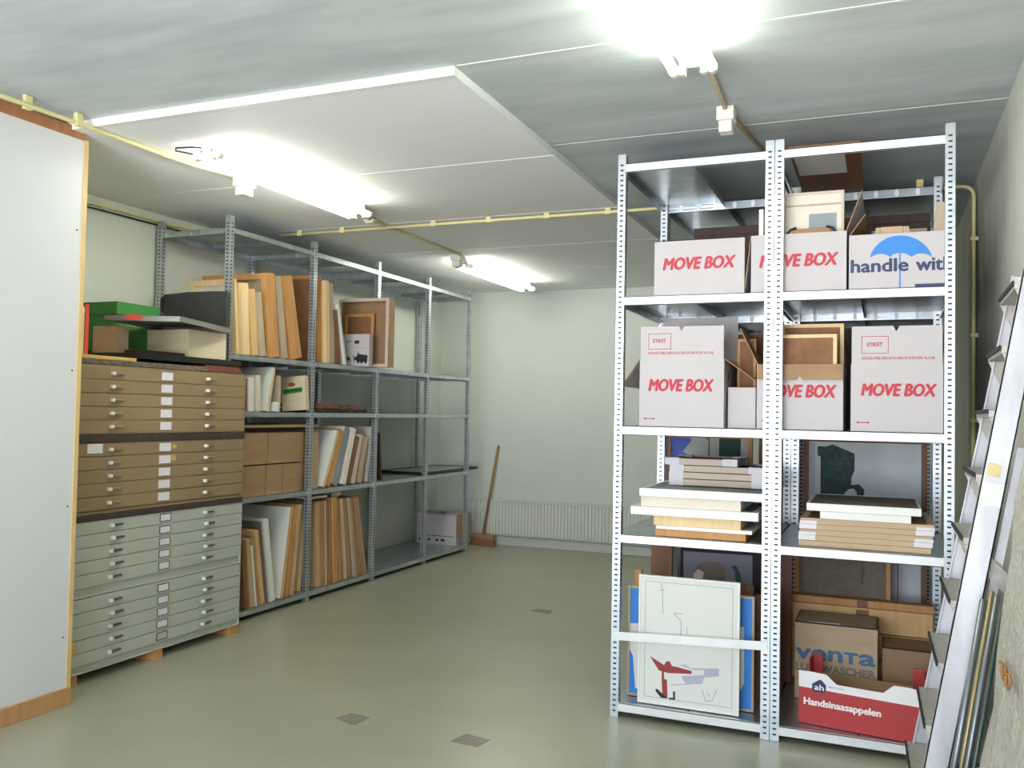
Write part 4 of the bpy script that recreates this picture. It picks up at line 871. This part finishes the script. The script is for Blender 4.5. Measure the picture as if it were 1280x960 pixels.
m.add(vs, [tuple(v.index for v in f_.verts) for f_ in b.faces]); b.free()
tag(m.obj('crumpled_paper', GREYWOOD), 'crumpled brown paper lying on the packed wooden panels', 'paper')
yw = 8.82; xw0, xw1, zw = AY(521, 660, yw).x, AY(570, 660, yw).x, AY(545, 642, yw).z
bx = carton('carton', 'white carton with a brown side flap on the bottom shelf by the back wall', 'box', xw0, xw1, yw, 9.08, L0+.0005, zw, (WHITECARD, BROWNCARD), closed=True, flaps=(('r', .27, 3.06),))
m = M().box(xw0+.02, xw1-.02, yw-.0008, yw, .165, .171)
for a, w_ in ((.03, .05), (.14, .03), (.24, .03), (.30, .05)): m.box(xw0+a, xw0+a+w_, yw-.0008, yw, .11, .135)
m.obj('printed_mark', BLACKPRINT, bx)
M().box((xw0+xw1)/2, (xw0+xw1)/2+.05, 8.90, 8.96, zw+.0005, zw+.012).obj('tape_tab', BROWNCARD, bx)

# ------------------------------------------------------------------ broom, radiator
br = thing('broom', 'wooden push broom leaning against the back wall', 'broom', (-4.27, 9.47, 0))
M().box(-4.42, -4.125, 9.415, 9.475, .075, .125).obj('broom_head', BROOMW, br, bev=.008)
M().hexa([(-4.425, 9.405, .002), (-4.12, 9.405, .002), (-4.12, 9.485, .002), (-4.425, 9.485, .002), (-4.41, 9.42, .076), (-4.135, 9.42, .076), (-4.135, 9.47, .076), (-4.41, 9.47, .076)]).obj('bristles', BRISTLE, br)
tp = AY(623, 557, 9.585); M().tube((-4.265, 9.44, .12), (tp.x, 9.585, tp.z), .014).obj('handle', BROOMW, br, smooth=True)
rd = thing('radiator', 'long low white ribbed radiator along the back wall', 'radiator', (-2.6, 9.58, .12))
m = M(); x = -4.46
while x < -.9:
    m.box(x+.006, x+.034, 9.530, 9.55, .13, .515); x += .04
m.box(-4.46, -.9, 9.545, 9.556, .125, .52); m.obj('front_panel', RADW, rd)
M().box(-4.47, -.89, 9.525, 9.59, .52, .532).obj('top_grille', RADW, rd, bev=.002)
for x in (-4.3, -2.7, -1.1): M().box(x-.02, x+.02, 9.556, BW-.021, .2, .45).obj('wall_bracket', RADW, rd)

# ------------------------------------------------------------------ lamps and conduits
def lamp(label, x, y0, y1, zt, offs=.075, near_box=False):
    r = thing('fluorescent_lamp', label, 'lamp', (x, (y0+y1)/2, zt))
    M().hexa([(x-.045, y0, zt-.065), (x+.045, y0, zt-.065), (x+.045, y1, zt-.065), (x-.045, y1, zt-.065), (x-.03, y0, zt), (x+.03, y0, zt), (x+.03, y1, zt), (x-.03, y1, zt)]).obj('lamp_body', LAMPBODY, r, bev=.004)
    for s_ in (-1, 1):
        xx = x+s_*offs
        M().tube((xx, y0+.03, zt-.078), (xx, y1-.03, zt-.078), .019, 16).obj('fluorescent_tube', TUBE, r, smooth=True)
        for y in (y0, y1-.03): M().box(min(xx-.022*s_, x+.03*s_), max(xx-.022*s_, x+.03*s_), y, y+.03, zt-.098, zt-.045).tube((xx, y, zt-.078), (xx, y+.03, zt-.078), .022, 14).obj('tube_holder', WHITEPVC, r)
    return r
lamp('twin-tube fluorescent lamp on the bare concrete ceiling, nearest the shelf units', -.70, 1.98, 3.5, ZC-.005)
lamp('twin-tube fluorescent lamp on the white ceiling boards above the cabinets', -3.33, 3.70, 5.22, ZP-.002)
lamp('twin-tube fluorescent lamp on the white ceiling boards nearest the back wall', -3.57, 7.33, 8.95, ZP-.002)
def jbox(label, x, y, zt, w=.075, d=.075, h=.075):
    r = thing('junction_box', label, 'junction box', (x, y, zt))
    M().box(x-w/2, x+w/2, y-d/2, y+d/2, zt-h*.55, zt).obj('box_base', WHITEPVC, r, bev=.004); M().box(x-w*.38, x+w*.38, y-d*.38, y+d*.38, zt-h, zt-h*.55).obj('box_cover', WHITEPVC, r, bev=.004)
    return r
jbox('white junction box on the concrete ceiling before the front shelf units', -.687, 4.21, ZC-.002, .08, .09, .12)
jbox('white box hanging under the edge of the lamp above the cabinets', -3.62, 4.36, ZP-.002, .09, .11, .12)
jbox('white box at the near end of the lamp by the back wall', -3.555, 7.19, ZP-.002, .1, .1, .11)
jbox('flat white junction box where two conduits cross on the ceiling boards', -3.50, 5.62, ZP-.012, .09, .06, .03)
def conduit(label, pts, r=.011, clamps=(), m=CREAMPVC, mount=0):
    c = thing('cable_conduit', label, 'conduit', pts[len(pts)//2])
    M().path(pts, r).obj('pipe', m, c, smooth=True)
    for (x, y, z, ax, up) in clamps:
        e = [(.012, .02), (.02, .012)][ax]
        M().box(x-e[1], x+e[1], y-e[0], y+e[0], z-.016, z+up).obj('clamp', m, c, bev=.003)
    return c
zc_ = ZP-.014
conduit('cream conduit running from the partition top to the lamp above the cabinets', [(-3.74, -1.9, zc_), (-3.74, 2.0, zc_), (-3.715, 3.3, zc_), (-3.71, 3.95, zc_), (-3.69, 4.08, zc_), (-3.62, 4.31, zc_)], .012,
        [(-3.735, y, zc_, 1, .050) for y in (1.9, 2.5, 2.95)]+[(-3.715, 3.22, zc_, 1, .050), (-3.71, 3.8, zc_, 1, .011)])
arc = [(.49-.06+.06*math.sin(k*PI/10), 5.857, 2.936-.06+.06*math.cos(k*PI/10)) for k in range(6)]
conduit('long cream conduit crossing the ceiling and turning down the side wall', [(-4.5, 5.857, 2.936), (-3.0, 5.857, 2.936), (-1.3, 5.857, 2.936), (.40, 5.857, 2.936)]+arc+[(.49, 5.857, 2.2), (.49, 5.857, .9)], .0115,
        [(x, 5.857, 2.936, 0, .026) for x in (-4.3, -3.9, -3.1, -2.65, -2.2, -1.75, -1.3)]+[(x, 5.857, 2.936, 0, .060) for x in (-.3, .2)])
for z in (2.62, 2.05, 1.55, 1.2):
    M().box(.472, RW, 5.842, 5.872, z-.012, z+.012).obj('clamp', CREAMPVC, bpy.data.objects['cable_conduit.001'], bev=.003)
conduit('brownish conduit linking the lamp above the cabinets with the one by the back wall', [(-3.33, 5.2, zc_), (-3.42, 5.4, zc_), (-3.50, 5.62, zc_), (-3.50, 6.4, zc_), (-3.50, 7.16, zc_)], .012, [(-3.5, y, zc_, 1, .011) for y in (5.9, 6.25, 6.7)])
conduit('brownish conduit on the concrete ceiling running from the lamp towards the shelf units', [(-.665, 3.48, 2.985), (-.687, 4.2, 2.985), (-.56, 5.4, 2.985), (-.545, 5.84, 2.952)], .012, m=GREYWOOD)
conduit('cream conduit bundle under the ceiling along the left wall', [(-4.93, 3.45, 2.905), (-4.93, 6.2, 2.905), (-4.93, 9.5, 2.905)], .012, [(-4.935, y, 2.905, 1, .011) for y in (3.9, 4.5, 5.1, 5.7)])
conduit('dark cable slung just under the conduit along the left wall', [(-4.925, 3.45, 2.868), (-4.925, 4.6, 2.872), (-4.925, 6.0, 2.872)], .006, m=RUBBER)
# dangling loop at the lamp over the cabinets
conduit('small dark cable loop at the end of the lamp above the cabinets', [(-3.33, 3.75, 2.93), (-3.42, 3.70, 2.935), (-3.52, 3.68, 2.935), (-3.56, 3.72, 2.935), (-3.50, 3.80, 2.93), (-3.40, 3.80, 2.93)], .005, m=RUBBER)

# ------------------------------------------------------------------ ladder and things leaning on the side wall
LY0, LY1 = 3.06, 3.50
ld = thing('step_ladder', 'aluminium step ladder with ribbed treads leaning against the side wall', 'ladder', (.07, (LY0+LY1)/2, 0))
SL = {LY0: (.073, .1753), LY1: (.058, .186)}           # foot x and slope of each stile
lx = lambda y, z: SL[y][0]+SL[y][1]*z
def axes(y):
    a = math.atan(SL[y][1]); return Vector((math.sin(a), 0, math.cos(a))), Vector((math.cos(a), 0, -math.sin(a)))
def stile(y, s_, nm, z0, ln, w=.034):
    u_, n_ = axes(y); p = Vector((lx(y, 0), y, 0))+u_*z0; a = -n_*w; b_ = n_*w; Yv = Vector((0, s_, 0))
    m = M().slab([p+a, p+b_, p+b_+u_*ln, p+a+u_*ln], Yv*.004)
    m.slab([p+a, p+a+Yv*.022, p+a+Yv*.022+u_*ln, p+a+u_*ln], n_*.004).slab([p+b_, p+b_+Yv*.022, p+b_+Yv*.022+u_*ln, p+b_+u_*ln], -n_*.004)
    m.obj(nm, ALU, ld)
    q = Vector((lx(y, 0), y+s_*.011, 0)); M().slab([q-n_*.036+Vector((0, -.014, .006)), q+n_*.036+Vector((0, -.014, .018)), q+n_*.036+Vector((0, .014, .018)), q-n_*.036+Vector((0, .014, .006))], u_*.055).obj('rubber_foot', RUBBER, ld)
stile(LY0, 1, 'stile', .03, 2.05); stile(LY1, -1, 'stile', .03, 2.05, .030)
for k in range(10):
    z = .214+.1952*k
    if z > 2.0: break
    xa_, xb_ = lx(LY0, z), lx(LY1, z)
    c4 = [(xa_-.052, LY0+.004), (xb_-.050, LY1-.004), (xb_+.03, LY1-.004), (xa_+.034, LY0+.004)]
    t_ = M().slab([(x, y, z-.022) for x, y in c4], (0, 0, .022)).obj('tread', TREAD, ld, bev=.002)
    M().slab([(c4[0][0]-.006, c4[0][1], z-.010), (c4[0][0], c4[0][1], z-.010), (c4[1][0], c4[1][1], z-.010), (c4[1][0]-.006, c4[1][1], z-.010)], (0, 0, .013)).obj('rubber_strip', RUBBER, t_)
    for y, xx in ((LY0+.005, xa_), (LY1-.008, xb_)):
        M().add([(xx-.05, y, z-.022), (xx+.01, y, z-.022), (xx-.012, y, z-.11), (xx-.05, y+.003, z-.022), (xx+.01, y+.003, z-.022), (xx-.012, y+.003, z-.11)], [(0, 1, 2), (3, 5, 4), (0, 3, 4, 1), (1, 4, 5, 2), (2, 5, 3, 0)]).obj('tread_gusset', TREAD, t_)
u_, n_ = axes(LY0)
for y, s_ in ((LY0+.05, 1), (LY1-.05, -1)):
    p = Vector((.073, y, 0))+n_*.062+u_*.05; M().slab([p-n_*.012, p+n_*.012, p+n_*.012+u_*1.45, p-n_*.012+u_*1.45], (0, s_*.022, 0)).obj('rear_leg', ALU, ld)
STICK = mat('faded_yellow_label', (214, 196, 130), .6, rgb2=(200, 186, 140), scale=(40, 40, 40))
p = Vector((.073, LY0-.001, 0))+u_*1.40; M().slab([p-n_*.024, p+n_*.012, p+n_*.012+u_*.036, p-n_*.024+u_*.04], (0, -.001, 0)).obj('yellow_sticker', STICK, ld)
p = Vector((.073, LY0-.001, 0))+u_*1.31; M().slab([p-n_*.03, p+n_*.03, p+n_*.03+u_*.07, p-n_*.03+u_*.07], (0, -.001, 0)).obj('white_sticker', PAPERW, ld)
p = Vector((.073, LY0+.03, 0))+u_*1.10; M().slab([p+n_*.03, p+n_*.03+u_*.06, p+n_*.15+u_*-.03, p+n_*.15+u_*-.09], (0, .02, 0)).obj('spreader_bracket', TREAD, ld)
# tubes
tg = 'metal tubes leaning between ladder and wrapped panel'
for (x, y, zt, r_, m_, lb) in ((.122, 2.985, 1.02, .010, TUBEGR, 'grey metal tube leaning next to the ladder in the strapped bundle'), (.138, 2.965, 1.05, .006, TUBEYL, 'thin brass-coloured rod leaning in the strapped tube bundle'), (.150, 2.945, 1.04, .008, TUBEGR, 'grey metal tube leaning behind the brass-coloured rod'), (.164, 2.915, 1.0, .007, TUBEDK, 'dark green tube leaning nearest the wrapped panel')):
    tag(M().tube((x, y, .003), (x+.153*zt, y, zt), r_, 14).obj('metal_tube', m_, smooth=True), lb, 'tube', tg)
st = [(.225+.058*math.cos(t), 2.952+.055*math.sin(t), .52+.02*math.cos(t)) for t in [2*PI*k/20 for k in range(21)]]
tag(M().path(st, .006).obj('strap', STRAPM, smooth=True), 'black strap tied around the leaning metal tubes', 'strap')
tag(M().hexa([(.235, 3.58, .002), (.26, 3.58, .002), (.26, 3.92, .002), (.235, 3.92, .002), (.36, 3.58, .80), (.385, 3.58, .80), (.385, 3.92, .80), (.36, 3.92, .80)]).obj('wooden_board', REDWOOD, bev=.002), 'reddish-brown board leaning at the side wall behind the ladder', 'board')
# cloudy wrapped panel
wp = thing('wrapped_panel', 'large panel in cloudy bubble wrap leaning against the side wall', 'wrapped panel', (.40, 2.1, 0))
H_ = 2.05; xb_, xt_ = .185, .462; n = 14; vs = []; random.seed(3)
for side in (0, 1):
    for i in range(n+1):
        for j in range(n+1):
            y = 1.25+(2.885-1.25)*i/n; t = j/n; z = .004+H_*t
            bulge = .008*math.sin(i*1.9+j*.7)+.006*math.sin(j*2.3+i*.4) if 0 < j < n else 0
            vs.append((xb_+(xt_-xb_)*t+(.04 if side else -bulge-.004), y, z))
fs = []; o2 = (n+1)*(n+1)
for i in range(n):
    for j in range(n):
        a = i*(n+1)+j; fs.append((a, a+n+1, a+n+2, a+1)); fs.append((o2+a, o2+a+1, o2+a+n+2, o2+a+n+1))
for i in range(n):
    a = i*(n+1); fs.append((a, o2+a, o2+a+n+1, a+n+1)); a += n; fs.append((a, a+n+1, o2+a+n+1, o2+a))
    a = i; fs.append((a, a+1, o2+a+1, o2+a)); a = n*(n+1)+i; fs.append((a, o2+a, o2+a+1, a+1))
M().add(vs, fs).obj('wrap', WRAP, wp, smooth=False)
def onwrap(px, py, lift):     # point of the wrapped panel's slanted face
    v = _fw + _r*((px-640)/F_PX) - _u*((py-480)/F_PX); k = (xt_-xb_)/H_
    t = (xb_-lift+k*(CAM_H-.004))/(v.x-k*v.z); return EYE+v*t
m = M()
for loop in ([(1250, 827), (1253, 833), (1252, 842), (1255, 850), (1258, 842), (1256, 833)], [(1257, 842), (1262, 845), (1263, 853), (1260, 861), (1257, 855), (1258, 848)]):
    pts = [onwrap(x, y, .0215) for x, y in loop]; m.path(pts+[pts[0]], .0042, 6)
m.obj('orange_stain', STAIN, wp, smooth=True)

# ------------------------------------------------------------------ light
w = bpy.data.worlds.new('world'); bpy.context.scene.world = w; w.use_nodes = True; nt = w.node_tree
bgd = nt.nodes['Background']; bgd.inputs[1].default_value = 9.6
# pale sky outside the window, with an added brighter lower half to lift the ceiling
tc = nt.nodes.new('ShaderNodeTexCoord'); sx = nt.nodes.new('ShaderNodeSeparateXYZ'); rp = nt.nodes.new('ShaderNodeValToRGB')
rp.color_ramp.elements[0].position = .47; rp.color_ramp.elements[0].color = (1.95, 2.0, 2.08, 1)
rp.color_ramp.elements[1].position = .53; rp.color_ramp.elements[1].color = (.78, .86, 1.0, 1)
mr = nt.nodes.new('ShaderNodeMapRange'); mr.inputs[1].default_value = -1; mr.inputs[2].default_value = 1
nt.links.new(tc.outputs['Generated'], sx.inputs[0]); nt.links.new(sx.outputs['Z'], mr.inputs[0]); nt.links.new(mr.outputs[0], rp.inputs[0]); nt.links.new(rp.outputs[0], bgd.inputs[0])
al = bpy.data.lights.new('daylight_portal', 'AREA'); al.shape = 'RECTANGLE'; al.size = 3.5; al.size_y = 2.45; al.cycles.is_portal = True
ao = bpy.data.objects.new('daylight_portal', al); C.objects.link(ao); ao.location = (-1.575, FY-.03, 1.5); ao.rotation_euler = (PI/2, 0, 0)
sc = bpy.context.scene
sc.view_settings.view_transform = 'Standard'; sc.view_settings.look = 'None'; sc.view_settings.exposure = -.02; sc.view_settings.gamma = 1; sc.view_settings.use_curve_mapping = False
sc.cycles.max_bounces = 8; sc.cycles.diffuse_bounces = 5; sc.cycles.use_denoising = True
